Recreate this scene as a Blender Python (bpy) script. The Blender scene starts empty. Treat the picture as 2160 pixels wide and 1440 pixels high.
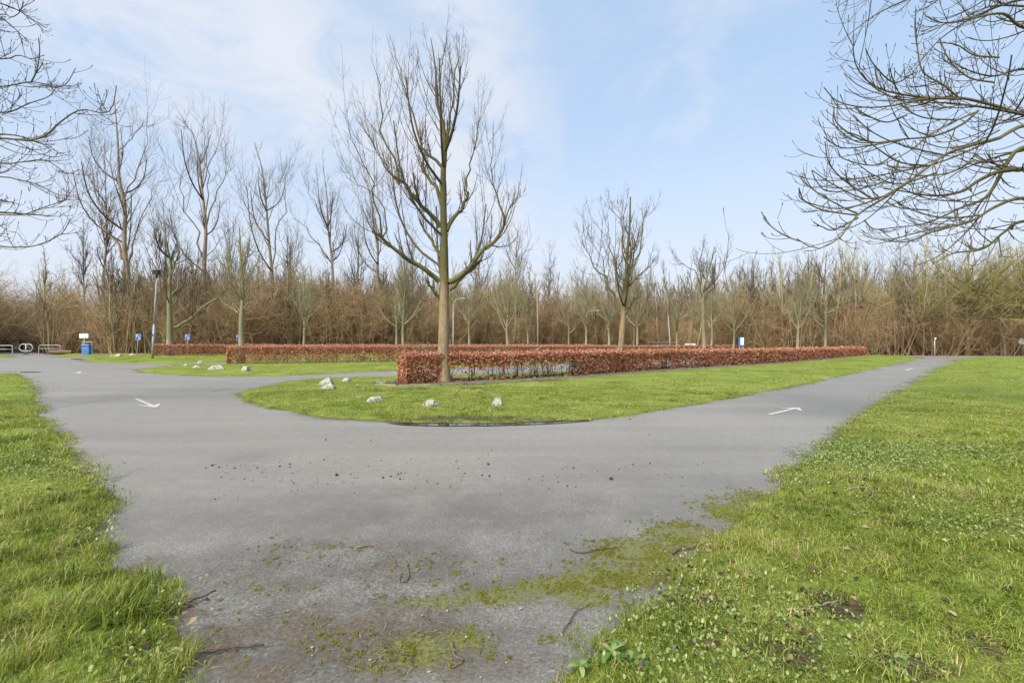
import bpy, math, random
import numpy as np
from math import radians as R_, pi

# ------------------------------------------------------------------ camera, sky, sun, exposure
scene = bpy.context.scene
COL = scene.collection
FPX, HOR, CAMZ = 1000.0, 720.0, 1.5            # focal length and horizon in photo pixels, eye height
cam = bpy.data.cameras.new("camera"); camo = bpy.data.objects.new("camera", cam); COL.objects.link(camo)
cam.sensor_width = 36.0; cam.lens = 36.0 * FPX / 2160.0
cam.clip_start = 0.05; cam.clip_end = 3000
camo.location = (0, 0, CAMZ); camo.rotation_euler = (R_(90), 0, 0)
scene.camera = camo
SUN_EL, SUN_AZ = 42.0, 215.0                   # azimuth clockwise from +Y (behind the camera, to the left)
world = bpy.data.worlds.new("World"); scene.world = world; world.use_nodes = True
wn = world.node_tree; wn.nodes.clear()
def wnode(t, **kw):
    n = wn.nodes.new(t)
    for k, v in kw.items(): setattr(n, k, v)
    return n
wout = wnode("ShaderNodeOutputWorld"); wbg = wnode("ShaderNodeBackground"); wbg.inputs[1].default_value = 0.105
sky = wnode("ShaderNodeTexSky", sky_type='NISHITA', sun_disc=False)
sky.sun_elevation = R_(SUN_EL); sky.sun_rotation = R_(SUN_AZ); sky.air_density = 1.0; sky.dust_density = 1.0; sky.ozone_density = 1.0
wtc = wnode("ShaderNodeTexCoord")
sep = wnode("ShaderNodeSeparateXYZ"); wn.links.new(wtc.outputs["Generated"], sep.inputs[0])
def wmath(op, a, b=None):
    n = wnode("ShaderNodeMath", operation=op)
    for i, v in enumerate((a, b)):
        if v is None: continue
        if isinstance(v, (int, float)): n.inputs[i].default_value = v
        else: wn.links.new(v, n.inputs[i])
    return n.outputs[0]
zz = wmath('ADD', wmath('MAXIMUM', sep.outputs[2], 0.0), 0.18)
cmb = wnode("ShaderNodeCombineXYZ")
wn.links.new(wmath('DIVIDE', sep.outputs[0], zz), cmb.inputs[0]); wn.links.new(wmath('DIVIDE', sep.outputs[1], zz), cmb.inputs[1])
wmap = wnode("ShaderNodeMapping"); wn.links.new(cmb.outputs[0], wmap.inputs[0])
wmap.inputs["Rotation"].default_value = (0, 0, R_(-28)); wmap.inputs["Scale"].default_value = (0.62, 0.30, 1); wmap.inputs["Location"].default_value = (3.10, 0.55, 0)
def wnoise(vec, scale, detail, rough, dist=0.0):
    n = wnode("ShaderNodeTexNoise"); n.inputs["Scale"].default_value = scale; n.inputs["Detail"].default_value = detail
    n.inputs["Roughness"].default_value = rough; n.inputs["Distortion"].default_value = dist
    wn.links.new(vec, n.inputs["Vector"]); return n.outputs["Fac"]
n1 = wnoise(wmap.outputs[0], 1.1, 6, 0.55, 0.5); n2 = wnoise(cmb.outputs[0], 3.2, 8, 0.62, 0.9)
mix_n = wmath('ADD', wmath('MULTIPLY', n1, 0.72), wmath('MULTIPLY', n2, 0.28))
def wramp(x, lo, hi):
    n = wnode("ShaderNodeMapRange", interpolation_type='SMOOTHSTEP'); n.inputs[1].default_value = lo; n.inputs[2].default_value = hi
    wn.links.new(x, n.inputs[0]); return n.outputs[0]
patch = wramp(mix_n, 0.47, 0.66)
def wband(d1, d2, width, amt):
    """a streak of high cloud along the great circle through two directions, torn by the noise"""
    a, b2 = np.array(d1, float), np.array(d2, float); nrm = np.cross(a, b2); nrm /= np.linalg.norm(nrm)
    dot = wnode("ShaderNodeVectorMath", operation='DOT_PRODUCT'); wn.links.new(wtc.outputs["Generated"], dot.inputs[0]); dot.inputs[1].default_value = tuple(nrm)
    off = wmath('ADD', dot.outputs["Value"], wmath('MULTIPLY', wmath('SUBTRACT', n1, 0.5), 0.55))
    core = wmath('SUBTRACT', 1.0, wramp(wmath('ABSOLUTE', off), 0.0, width))
    return wmath('MULTIPLY', wmath('MULTIPLY', core, wramp(n2, 0.22, 0.58)), amt)
def pdir(px, py): return (px - 1080.0, FPX, HOR - py)
cloud = wmath('MAXIMUM', wmath('MULTIPLY', patch, 0.75), wmath('MAXIMUM', wband(pdir(400, 0), pdir(800, 300), 0.24, 1.0), wband(pdir(930, 0), pdir(1080, 420), 0.20, 0.85)))
hz = wmath('MULTIPLY', wmath('SUBTRACT', 1.0, wramp(sep.outputs[2], 0.02, 0.50)), 0.84)      # the pale band of far cloud near the horizon
cmask = wmath('MAXIMUM', wmath('MULTIPLY', cloud, 0.95), hz)
cmx = wnode("ShaderNodeMix", data_type='RGBA'); wn.links.new(cmask, cmx.inputs[0]); dim = wnode('ShaderNodeMix', data_type='RGBA', blend_type='MULTIPLY'); dim.inputs[0].default_value = 1.0; dim.inputs[7].default_value = (0.42, 0.42, 0.42, 1); wn.links.new(sky.outputs[0], dim.inputs[6]); wn.links.new(dim.outputs[2], cmx.inputs[6])
cmx.inputs[7].default_value = (2.55, 2.0, 1.5, 1)
lift = wnode("ShaderNodeMix", data_type='RGBA', blend_type='ADD'); lift.inputs[0].default_value = 1.0   # thin high veil over the whole sky
wn.links.new(cmx.outputs[2], lift.inputs[6]); lift.inputs[7].default_value = (2.45, 3.25, 4.3, 1)
wn.links.new(lift.outputs[2], wbg.inputs[0]); wn.links.new(wbg.outputs[0], wout.inputs[0])
sl = bpy.data.lights.new("sun", 'SUN'); sl.energy = 3.9; sl.angle = R_(30); sl.color = (1.0, 0.925, 0.80)
so = bpy.data.objects.new("sun", sl); COL.objects.link(so)
so.rotation_euler = (R_(90 - SUN_EL), 0, R_(180 - SUN_AZ))
scene.view_settings.view_transform = 'Standard'; scene.view_settings.look = 'None'
scene.view_settings.exposure = 0.62; scene.view_settings.gamma = 1.0; scene.view_settings.use_curve_mapping = False
scene.cycles.max_bounces = 6; scene.cycles.diffuse_bounces = 3; scene.cycles.glossy_bounces = 2; scene.cycles.transmission_bounces = 3
scene.cycles.transparent_max_bounces = 4; scene.cycles.caustics_reflective = False; scene.cycles.caustics_refractive = False

# ------------------------------------------------------------------ helpers
rng = np.random.default_rng(7)
def G(px, py):                                   # photo pixel of a ground point -> its place on the ground
    y = CAMZ * FPX / (py - HOR); return ((px - 1080.0) * y / FPX, y)
def at(px, py, y):                               # photo pixel at distance y -> point
    return np.array(((px - 1080.0) * y / FPX, y, CAMZ + (HOR - py) * y / FPX))
def GP(pts): return [G(*p) for p in pts]

def mesh_np(name, V, quads=None, tris=None, mats=(), attrs=None, smooth=False, midx=None):
    me = bpy.data.meshes.new(name)
    V = np.asarray(V, np.float32)
    q = np.zeros((0, 4), np.int64) if quads is None or len(quads) == 0 else np.asarray(quads, np.int64)
    t = np.zeros((0, 3), np.int64) if tris is None or len(tris) == 0 else np.asarray(tris, np.int64)
    me.vertices.add(len(V)); me.vertices.foreach_set("co", V.ravel())
    nl = q.size + t.size
    me.loops.add(nl); me.polygons.add(len(q) + len(t))
    me.loops.foreach_set("vertex_index", np.concatenate([q.ravel(), t.ravel()]).astype(np.int32))
    starts = np.concatenate([np.arange(len(q)) * 4, q.size + np.arange(len(t)) * 3]).astype(np.int32)
    me.polygons.foreach_set("loop_start", starts)
    if smooth: me.polygons.foreach_set("use_smooth", np.ones(len(starts), bool))
    for m in mats: me.materials.append(m)
    if midx is not None: me.polygons.foreach_set("material_index", np.asarray(midx, np.int32))
    for k, v in (attrs or {}).items():
        v = np.asarray(v)
        if v.ndim == 2: a = me.attributes.new(k, 'FLOAT_VECTOR', 'POINT'); a.data.foreach_set("vector", v.astype(np.float32).ravel())
        elif v.dtype == bool: a = me.attributes.new(k, 'BOOLEAN', 'POINT'); a.data.foreach_set("value", v)
        elif v.dtype.kind == 'i': a = me.attributes.new(k, 'INT', 'POINT'); a.data.foreach_set("value", v.astype(np.int32))
        else: a = me.attributes.new(k, 'FLOAT', 'POINT'); a.data.foreach_set("value", v.astype(np.float32))
    me.update(calc_edges=True); return me

def link(name, data, parent=None, loc=None):
    o = bpy.data.objects.new(name, data); COL.objects.link(o)
    if parent is not None: o.parent = parent
    if loc is not None: o.location = loc
    return o
def tag(o, label=None, cat=None, group=None, kind=None):
    for k, v in (("label", label), ("category", cat), ("group", group), ("kind", kind)):
        if v: o[k] = v
    return o
def thing(name, label, cat, loc=(0, 0, 0), rz=0.0, group=None):
    o = bpy.data.objects.new(name, None); COL.objects.link(o); o.location = loc; o.rotation_euler = (0, 0, rz); o.empty_display_size = 0.2
    return tag(o, label, cat, group)
def copy_tree(o, parent=None):
    c = o.copy(); COL.objects.link(c)
    if parent is not None: c.parent = parent
    for ch in list(o.children): copy_tree(ch, c)
    return c

class MB:                                        # collects simple solids into one mesh
    def __init__(s): s.V = []; s.F = []; s.n = 0
    def add(s, V, F):
        V = np.asarray(V, float); s.V.append(V); s.F += [tuple(i + s.n for i in f) for f in F]; s.n += len(V); return s
    def box(s, c, d, rot=None, taper=1.0):
        x, y, z = np.array(d) / 2
        V = np.array([(-x, -y, -z), (x, -y, -z), (x, y, -z), (-x, y, -z), (-x * taper, -y * taper, z), (x * taper, -y * taper, z), (x * taper, y * taper, z), (-x * taper, y * taper, z)])
        if rot is not None: V = V @ np.asarray(rot).T
        return s.add(V + np.array(c), [(0, 3, 2, 1), (4, 5, 6, 7), (0, 1, 5, 4), (1, 2, 6, 5), (2, 3, 7, 6), (3, 0, 4, 7)])
    def tube(s, pts, r, n=8, cap=True):
        P = np.asarray(pts, float); r = np.broadcast_to(np.asarray(r, float), (len(P),))
        V, q = tube_np(P[None], r[None], n)
        F = [tuple(f) for f in q]
        if cap: F += [tuple(range(n))[::-1], tuple(range(len(V) - n, len(V)))]
        return s.add(V, F)
    def build(s, name, mat, parent=None, smooth=False, loc=None):
        me = bpy.data.meshes.new(name); me.from_pydata([tuple(v) for v in np.concatenate(s.V)], [], s.F)
        if smooth: me.polygons.foreach_set("use_smooth", np.ones(len(me.polygons), bool))
        me.materials.append(mat); me.update(); return link(name, me, parent, loc)

def unit(a): return a / np.maximum(np.linalg.norm(a, axis=-1, keepdims=True), 1e-9)
def tube_np(P, Rr, n):
    """tubes along B polylines of N points: vertices and quads"""
    B, N, _ = P.shape
    T = unit(np.gradient(P, axis=1)) if N > 1 else P
    mt = np.abs(unit(P[:, -1] - P[:, 0])); ref = np.eye(3)[np.argmin(mt, axis=1)][:, None, :]
    U = unit(np.cross(T, np.broadcast_to(ref, T.shape))); W = np.cross(T, U)
    a = np.arange(n) * 2 * pi / n
    V = P[:, :, None, :] + Rr[:, :, None, None] * (np.cos(a)[None, None, :, None] * U[:, :, None, :] + np.sin(a)[None, None, :, None] * W[:, :, None, :])
    i = np.arange(N - 1)[:, None] * n; j = np.arange(n)[None, :]; k = (j + 1) % n
    q = np.stack([i + j, i + k, i + n + k, i + n + j], -1).reshape(-1, 4)
    Q = (np.arange(B)[:, None, None] * N * n + q[None]).reshape(-1, 4)
    return V.reshape(-1, 3), Q
def join_tubes(levels):
    """levels: [(P, R, sides)] -> V, Q, rnd per vertex"""
    Vs, Qs, rs, n = [], [], [], 0
    for P, Rr, sd in levels:
        if len(P) == 0: continue
        v, q = tube_np(P, Rr, sd); Vs.append(v); Qs.append(q + n); n += len(v)
        rs.append(np.repeat(rng.random(len(P)), P.shape[1] * sd))
    return np.concatenate(Vs), np.concatenate(Qs), np.concatenate(rs)
def tubes_obj(name, levels, mat, parent=None, smooth=True):
    V, Q, r = join_tubes(levels)
    return link(name, mesh_np(name, V, quads=Q, mats=[mat], attrs={"rnd": r}, smooth=smooth), parent)

def resample(pts, n):
    P = np.asarray(pts, float)
    if len(P) < 3:
        t = np.linspace(0, 1, n)[:, None]; return P[0] * (1 - t) + P[-1] * t
    E = np.concatenate([[2 * P[0] - P[1]], P, [2 * P[-1] - P[-2]]]); d = np.linalg.norm(np.diff(P, axis=0), axis=1); c = np.concatenate([[0], np.cumsum(d)]) / d.sum()
    out = []
    for u in np.linspace(0, 1, n):
        i = min(np.searchsorted(c, u, side='right') - 1, len(P) - 2); t = (u - c[i]) / max(c[i + 1] - c[i], 1e-9)
        p0, p1, p2, p3 = E[i], E[i + 1], E[i + 2], E[i + 3]
        out.append(0.5 * ((2 * p1) + (-p0 + p2) * t + (2 * p0 - 5 * p1 + 4 * p2 - p3) * t * t + (-p0 + 3 * p1 - 3 * p2 + p3) * t ** 3))
    return np.array(out)

def grow(rg, P, Rr, n, t0=0.2, t1=1.0, ang=50, asd=10, length=0.5, lsd=0.2, tl=0.5, rr=0.5, rmin=0.004, npts=5, up=0.15, wig=0.08, flat=None, absolute=False, tip=0.35, pw=1.0, curl=0):
    """side shoots along B parent polylines (vectorised): n per parent, bending upward by `up` per step"""
    B, N, _ = P.shape
    par = np.repeat(np.arange(B), n); K = len(par)
    if K == 0: return np.zeros((0, npts, 3)), np.zeros((0, npts))
    t = t0 + (t1 - t0) * rg.random(K) ** pw; f = t * (N - 1); i = np.minimum(f.astype(int), N - 2); w = (f - i)[:, None]
    base = P[par, i] * (1 - w) + P[par, i + 1] * w
    tan = unit(P[par, i + 1] - P[par, i]); rad = Rr[par, i] * (1 - w[:, 0]) + Rr[par, i + 1] * w[:, 0]
    rv = rg.normal(size=(K, 3))
    if flat is not None: rv = rv * np.array(flat)
    side = unit(rv - (rv * tan).sum(1, keepdims=True) * tan)
    a = np.radians(rg.normal(ang, asd, K))[:, None]
    d = unit(np.cos(a) * tan + np.sin(a) * side)
    plen = np.linalg.norm(np.diff(P, axis=1), axis=2).sum(1)[par] if not absolute else np.ones(K)
    L = plen * length * np.maximum(1 - tl * t, 0.1) * np.clip(rg.normal(1, lsd, K), 0.35, 1.9)
    out = np.zeros((K, npts, 3)); out[:, 0] = base; st = (L / (npts - 1))[:, None]
    for s in range(1, npts):
        d = unit(d + np.array((0, 0, up * (1 if not curl else .15 + curl * (s / (npts - 1)) ** 2))) + wig * rg.normal(size=(K, 3)))
        out[:, s] = out[:, s - 1] + d * st
    r0 = np.maximum(rad * rr * np.clip(rg.normal(1, .15, K), .6, 1.3), rmin)
    r0 = np.minimum(r0, rad * 0.95 + 1e-4)
    return out, r0[:, None] * np.linspace(1, tip, npts)[None]

# ---- materials
def mat(name):
    m = bpy.data.materials.new(name); m.use_nodes = True
    nt = m.node_tree; b = nt.nodes["Principled BSDF"]; return m, nt, b
def N(nt, t, **kw):
    n = nt.nodes.new(t)
    for k, v in kw.items(): setattr(n, k, v)
    return n
def L(nt, a, b): nt.links.new(a, b)
def nmath(nt, op, a, b=None, c=None, clamp=False):
    n = N(nt, "ShaderNodeMath", operation=op, use_clamp=clamp)
    for i, v in enumerate((a, b, c)):
        if v is None: continue
        if isinstance(v, (int, float)): n.inputs[i].default_value = v
        else: L(nt, v, n.inputs[i])
    return n.outputs[0]
def attr(nt, name): return N(nt, "ShaderNodeAttribute", attribute_name=name).outputs["Fac"]
def noise(nt, scale, detail=4, rough=0.55, vec=None, dist=0.0, kind="Object"):
    n = N(nt, "ShaderNodeTexNoise"); n.inputs["Scale"].default_value = scale; n.inputs["Detail"].default_value = detail; n.inputs["Roughness"].default_value = rough; n.inputs["Distortion"].default_value = dist
    if vec is None:
        vec = N(nt, "ShaderNodeNewGeometry").outputs["Position"] if kind == "World" else N(nt, "ShaderNodeTexCoord").outputs["Object"]
    L(nt, vec, n.inputs["Vector"]); return n.outputs["Fac"]
def smooth(nt, x, lo, hi):
    n = N(nt, "ShaderNodeMapRange", interpolation_type='SMOOTHSTEP'); n.inputs[1].default_value = lo; n.inputs[2].default_value = hi; L(nt, x, n.inputs[0]); return n.outputs[0]
def ramp(nt, x, stops):
    n = N(nt, "ShaderNodeValToRGB"); e = n.color_ramp.elements
    e[0].position, e[0].color = stops[0][0], (*stops[0][1], 1); e[1].position, e[1].color = stops[-1][0], (*stops[-1][1], 1)
    for p, c in stops[1:-1]: k = e.new(p); k.color = (*c, 1)
    L(nt, x, n.inputs[0]); return n.outputs[0]
def mixc(nt, f, a, b, mode='MIX'):
    n = N(nt, "ShaderNodeMix", data_type='RGBA', blend_type=mode)
    for i, v in ((0, f), (6, a), (7, b)):
        if isinstance(v, (int, float)): n.inputs[i].default_value = v
        elif isinstance(v, tuple): n.inputs[i].default_value = (*v, 1)
        else: L(nt, v, n.inputs[i])
    return n.outputs[2]
def bump(nt, b, h, strength=0.3, dist=0.01):
    n = N(nt, "ShaderNodeBump"); n.inputs["Strength"].default_value = strength; n.inputs["Distance"].default_value = dist; L(nt, h, n.inputs["Height"]); L(nt, n.outputs[0], b.inputs["Normal"])
def simple(name, col, rough=0.6, metal=0.0, var=0.12, sc=6.0, bmp=0.0):
    m, nt, b = mat(name); f = noise(nt, sc, 5)
    L(nt, mixc(nt, f, tuple(c * (1 - var) for c in col), tuple(min(c * (1 + var), 1) for c in col)), b.inputs["Base Color"])
    b.inputs["Roughness"].default_value = rough; b.inputs["Metallic"].default_value = metal
    if bmp: bump(nt, b, noise(nt, sc * 8, 4), bmp, 0.01)
    return m
def leafy(name, stops, trans=0.35, shift=0.5, nscale=0.5, rough=0.55, inst=0.0):
    """thin leaves or blades: colour by the leaf's own random value, drifting over the ground; partly translucent"""
    m, nt, b = mat(name)
    x = attr(nt, "rnd"); w = noise(nt, nscale, 3, 0.6, kind="World")
    x = nmath(nt, 'ADD', x, nmath(nt, 'MULTIPLY', nmath(nt, 'SUBTRACT', w, 0.5), shift))
    if inst: x = nmath(nt, 'ADD', x, nmath(nt, 'MULTIPLY', nmath(nt, 'SUBTRACT', N(nt, "ShaderNodeObjectInfo").outputs["Random"], 0.5), inst))
    c = ramp(nt, x, stops); L(nt, c, b.inputs["Base Color"]); b.inputs["Roughness"].default_value = rough; b.inputs["Specular IOR Level"].default_value = 0.25
    tr = N(nt, "ShaderNodeBsdfTranslucent"); L(nt, c, tr.inputs[0]); mx = N(nt, "ShaderNodeMixShader"); mx.inputs[0].default_value = trans
    L(nt, b.outputs[0], mx.inputs[1]); L(nt, tr.outputs[0], mx.inputs[2]); L(nt, mx.outputs[0], nt.nodes["Material Output"].inputs[0]); return m
def bark(name, lo, hi, moss=None, mz=(2.5, 5.0), mamt=0.7, sc=3.0, dark=None):
    m, nt, b = mat(name)
    tc = N(nt, "ShaderNodeTexCoord").outputs["Object"]; mp = N(nt, "ShaderNodeMapping"); mp.inputs["Scale"].default_value = (1, 1, 0.28); L(nt, tc, mp.inputs[0])
    f = noise(nt, sc * 5, 6, 0.65, mp.outputs[0]); c = ramp(nt, f, [(0.25, lo), (0.75, hi)])
    g = noise(nt, sc, 4, 0.6)
    if dark: c = mixc(nt, smooth(nt, g, 0.55, 0.72), c, dark)
    if moss:
        z = N(nt, "ShaderNodeSeparateXYZ"); L(nt, tc, z.inputs[0])
        mk = nmath(nt, 'ADD', smooth(nt, z.outputs[2], *mz), nmath(nt, 'SUBTRACT', noise(nt, sc * 1.3, 5, 0.6), 0.62))
        c = mixc(nt, nmath(nt, 'MULTIPLY', smooth(nt, mk, 0.1, 0.75), mamt), c, moss)
    c = mixc(nt, 0.35, c, mixc(nt, attr(nt, "rnd"), (0.6, 0.6, 0.6), (1.2, 1.2, 1.2)), 'MULTIPLY')
    L(nt, c, b.inputs["Base Color"]); b.inputs["Roughness"].default_value = 0.85; b.inputs["Specular IOR Level"].default_value = 0.2
    bump(nt, b, f, 0.6, 0.02); return m

# ---- 2D noise and polygon tools
def vnoise(x, y, s, seed=0):
    x = np.asarray(x) * s + 91.7 * seed; y = np.asarray(y) * s + 37.3 * seed
    xi, yi = np.floor(x).astype(np.int64), np.floor(y).astype(np.int64); fx, fy = x - xi, y - yi
    h = lambda a, b: ((((a * 374761393 + b * 668265263 + seed * 974711) ^ ((a * 374761393 + b * 668265263) >> 13)) * 1274126177) & 0x7fffffff) / 0x7fffffff
    u, v = fx * fx * (3 - 2 * fx), fy * fy * (3 - 2 * fy)
    return (h(xi, yi) * (1 - u) + h(xi + 1, yi) * u) * (1 - v) + (h(xi, yi + 1) * (1 - u) + h(xi + 1, yi + 1) * u) * v
def fbm(x, y, s, seed=0, o=3): return sum(vnoise(x, y, s * 2 ** k, seed + k) * 0.5 ** k for k in range(o)) / sum(0.5 ** k for k in range(o))
def inside(poly, x, y):
    p = np.asarray(poly); r = np.zeros(np.shape(x), bool); j = len(p) - 1
    for i in range(len(p)):
        c = (p[i, 1] > y) != (p[j, 1] > y)
        with np.errstate(divide='ignore', invalid='ignore'):
            r ^= c & (x < (p[j, 0] - p[i, 0]) * (y - p[i, 1]) / (p[j, 1] - p[i, 1]) + p[i, 0])
        j = i
    return r
def seg_dist(poly, x, y, closed=True):
    p = np.asarray(poly, float); d = np.full(np.shape(x), 1e9)
    for i in range(len(p) if closed else len(p) - 1):
        a, b = p[i], p[(i + 1) % len(p)]; ab = b - a; l2 = (ab ** 2).sum() + 1e-12
        t = np.clip(((x - a[0]) * ab[0] + (y - a[1]) * ab[1]) / l2, 0, 1)
        d = np.minimum(d, np.hypot(x - a[0] - t * ab[0], y - a[1] - t * ab[1]))
    return d
def sst(x, a, b): t = np.clip((x - a) / (b - a), 0, 1); return t * t * (3 - 2 * t)

# ---- scatter: many copies of a few small meshes as ONE stuff object (its own geometry, instanced by geometry nodes)
def scatter_group():
    g = bpy.data.node_groups.new("scatter", 'GeometryNodeTree')
    g.interface.new_socket("Geometry", in_out='INPUT', socket_type='NodeSocketGeometry'); g.interface.new_socket("Geometry", in_out='OUTPUT', socket_type='NodeSocketGeometry')
    nn = g.nodes.new; i, o = nn("NodeGroupInput"), nn("NodeGroupOutput")
    def na(name, ty):
        n = nn("GeometryNodeInputNamedAttribute"); n.data_type = ty; n.inputs[0].default_value = name; return n.outputs[0]
    sp = nn("GeometryNodeSeparateGeometry"); sp.domain = 'POINT'; g.links.new(i.outputs[0], sp.inputs[0]); g.links.new(na("ispt", 'BOOLEAN'), sp.inputs["Selection"])
    st = nn("GeometryNodeSplitToInstances"); st.domain = 'POINT'; g.links.new(sp.outputs["Inverted"], st.inputs[0]); g.links.new(na("tid", 'INT'), st.inputs["Group ID"])
    ip = nn("GeometryNodeInstanceOnPoints"); g.links.new(sp.outputs["Selection"], ip.inputs["Points"]); g.links.new(st.outputs[0], ip.inputs["Instance"])
    ip.inputs["Pick Instance"].default_value = True; g.links.new(na("tid", 'INT'), ip.inputs["Instance Index"])
    er = nn("FunctionNodeEulerToRotation"); g.links.new(na("rot", 'FLOAT_VECTOR'), er.inputs[0]); g.links.new(er.outputs[0], ip.inputs["Rotation"])
    g.links.new(na("scl", 'FLOAT_VECTOR'), ip.inputs["Scale"]); g.links.new(ip.outputs[0], o.inputs[0]); return g
SCATTER = scatter_group()
def scatter(name, templates, pts, rot, scl, tid, mats, label):
    """templates: [(V, quads or None, tris or None, rnd, material index)]"""
    Vs, Qs, Ts, rs, ti, mi_q, mi_t, n = [], [], [], [], [], [], [], 0
    for k, (V, Q, T, r, m) in enumerate(templates):
        Vs.append(V); rs.append(r); ti.append(np.full(len(V), k))
        if Q is not None and len(Q): Qs.append(np.asarray(Q) + n); mi_q.append(np.full(len(Q), m))
        if T is not None and len(T): Ts.append(np.asarray(T) + n); mi_t.append(np.full(len(T), m))
        n += len(V)
    K = len(pts); scl = np.asarray(scl); scl = np.repeat(scl[:, None], 3, 1) if scl.ndim == 1 else scl
    V = np.concatenate(Vs + [pts])
    me = mesh_np(name, V, np.concatenate(Qs) if Qs else None, np.concatenate(Ts) if Ts else None, mats,
        {"rnd": np.concatenate(rs + [np.zeros(K)]), "tid": np.concatenate(ti + [np.asarray(tid)]).astype(np.int32), "ispt": np.concatenate([np.zeros(n, bool), np.ones(K, bool)]),
         "rot": np.concatenate([np.zeros((n, 3)), rot]), "scl": np.concatenate([np.ones((n, 3)), scl])}, midx=np.concatenate(mi_q + mi_t))
    o = link(name, me); md = o.modifiers.new("scatter", 'NODES'); md.node_group = SCATTER
    return tag(o, label, None, None, "stuff")

# ------------------------------------------------------------------ layout of the ground
FRONT = np.array([(-140, 52), (-90, 53), (-60, 55), (-52, 56), (-40, 57.5), (-27, 62), (-5, 69), (15, 71), (27, 66), (36, 56.5), (42, 51.5), (55, 49.5), (80, 46), (140, 42)])
def front(x): return np.interp(x, FRONT[:, 0], FRONT[:, 1])
PATH = GP([(20, 753.5), (112, 753), (66, 739), (50, 734), (44, 731.5), (32, 731.5), (24, 734), (4, 741), (-20, 745), (-10, 752)])
LAWNS = {
 "left": GP([(377, 1480), (375, 1440), (385, 1400), (368, 1330), (352, 1290), (366, 1270), (345, 1240), (300, 1226), (250, 1222), (226, 1185), (212, 1150), (206, 1110), (236, 1066), (200, 1040), (196, 1010), (168, 1000), (150, 965), (138, 945), (112, 918), (105, 905), (84, 880), (74, 845), (62, 812), (48, 796), (28, 788.5), (0, 787)]) + [(-60, 26), (-90, 20), (-90, 0.4), (-1.1, 0.4)],
 "right": GP([(1180, 1470), (1190, 1425), (1262, 1392), (1270, 1370), (1330, 1330), (1345, 1300), (1400, 1250), (1430, 1200), (1500, 1150), (1560, 1105), (1610, 1058), (1660, 1018), (1700, 985), (1745, 948), (1785, 908), (1830, 870), (1880, 838), (1930, 808), (1985, 776), (2030, 757), (2090, 753.6), (2160, 751.8)]) + [(90, 42), (90, 0.4), (0.45, 0.4)],
 "island": GP([(506, 832), (518, 842), (545, 852), (580, 861), (640, 872), (700, 882), (780, 886), (860, 891), (950, 893), (1050, 892), (1150, 889.5), (1250, 883.5), (1330, 875), (1400, 862), (1500, 845), (1600, 828), (1700, 808), (1800, 787), (1880, 769), (1935, 757.5), (1938, 755), (1910, 751.5), (1830, 749.5)]) + [(19.5, 35.8), (9, 27.3), (2, 23), (-2, 21)] + GP([(838, 794), (760, 797), (680, 799), (620, 803), (550, 817), (520, 824)]),
 "middle": GP([(286, 780), (310, 786), (400, 791), (500, 793.5), (600, 792), (700, 788), (838, 781)]) + [(5, 33), (20, 45), (33, 60), (30, 65), (8, 49.5), (-8, 37.5), (-17.5, 33.5)] + GP([(480, 767.5), (390, 770), (330, 775)]),
 "far": GP([(175, 760), (200, 764), (250, 766), (330, 766.5), (400, 765.5), (480, 763)]) + [(-8, 42), (8, 55), (14, 66), (-10, 65), (-24, 57.5), (-36, 52)] + GP([(240, 750.5), (195, 754)]),
 "verge": GP([(104, 753), (150, 753), (188, 752.6), (205, 750), (330, 747.6)]) + [(-42, 58.5), (-54, 57.5)],
 "corner": GP([(-60, 756), (20, 754), (26, 750), (10, 747), (-60, 748)]),
}
def lawn_z(x, y, d):
    return 0.008 + 0.045 * sst(d, 0, 0.35) + 0.03 * sst(d, 0.05, 0.8) * fbm(x, y, 1.3, 3) + 0.012 * sst(d, 0, 0.2) * vnoise(x, y, 7, 5)

# polar tessellation: fine near the viewer, coarse far away
TH = np.radians(np.linspace(-80, 80, 390)); RA = np.geomspace(0.7, 95, 235)
gx = (RA[:, None] * np.sin(TH)[None]); gy = (RA[:, None] * np.cos(TH)[None]); nr, ntt = gx.shape
ii = np.arange(nr * ntt).reshape(nr, ntt)
gq = np.stack([ii[:-1, :-1], ii[:-1, 1:], ii[1:, 1:], ii[1:, :-1]], -1).reshape(-1, 4)
X, Y = gx.ravel(), gy.ravel()
cx, cy = X[gq].mean(1), Y[gq].mean(1)
def nearest_on(poly, x, y):
    p = np.asarray(poly, float); bd = np.full(len(x), 1e9); bx, by = x.copy(), y.copy()
    for i in range(len(p)):
        a, b2 = p[i], p[(i + 1) % len(p)]; ab = b2 - a; t = np.clip(((x - a[0]) * ab[0] + (y - a[1]) * ab[1]) / ((ab ** 2).sum() + 1e-12), 0, 1)
        qx, qy = a[0] + t * ab[0], a[1] + t * ab[1]; d = np.hypot(x - qx, y - qy); m_ = d < bd; bd[m_] = d[m_]; bx[m_] = qx[m_]; by[m_] = qy[m_]
    return bx, by, bd
def submesh(name, sel, z, mats, attrs, smooth=True, snap=None):
    q = gq[sel]; u, inv = np.unique(q, return_inverse=True)
    V = np.stack([X[u], Y[u], z[u]], 1)
    if snap is not None:                        # pull the outline's stair steps onto the real outline
        e = np.sort(np.stack([q, np.roll(q, -1, 1)], -1).reshape(-1, 2), 1); ue, cnt = np.unique(e, axis=0, return_counts=True)
        bi = np.searchsorted(u, np.unique(ue[cnt == 1])); bx, by, bd = nearest_on(snap, V[bi, 0], V[bi, 1])
        k = bd < .045 * np.hypot(V[bi, 0], V[bi, 1]); jx = .02 * (vnoise(bx, by, 5, 71) - .5) * 2; V[bi[k], 0] = (bx + jx)[k]; V[bi[k], 1] = (by + jx)[k]; V[bi[k], 2] = .006
    return mesh_np(name, V, quads=inv.reshape(-1, 4), mats=mats, attrs={k: v[u] for k, v in attrs.items()}, smooth=smooth)
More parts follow.
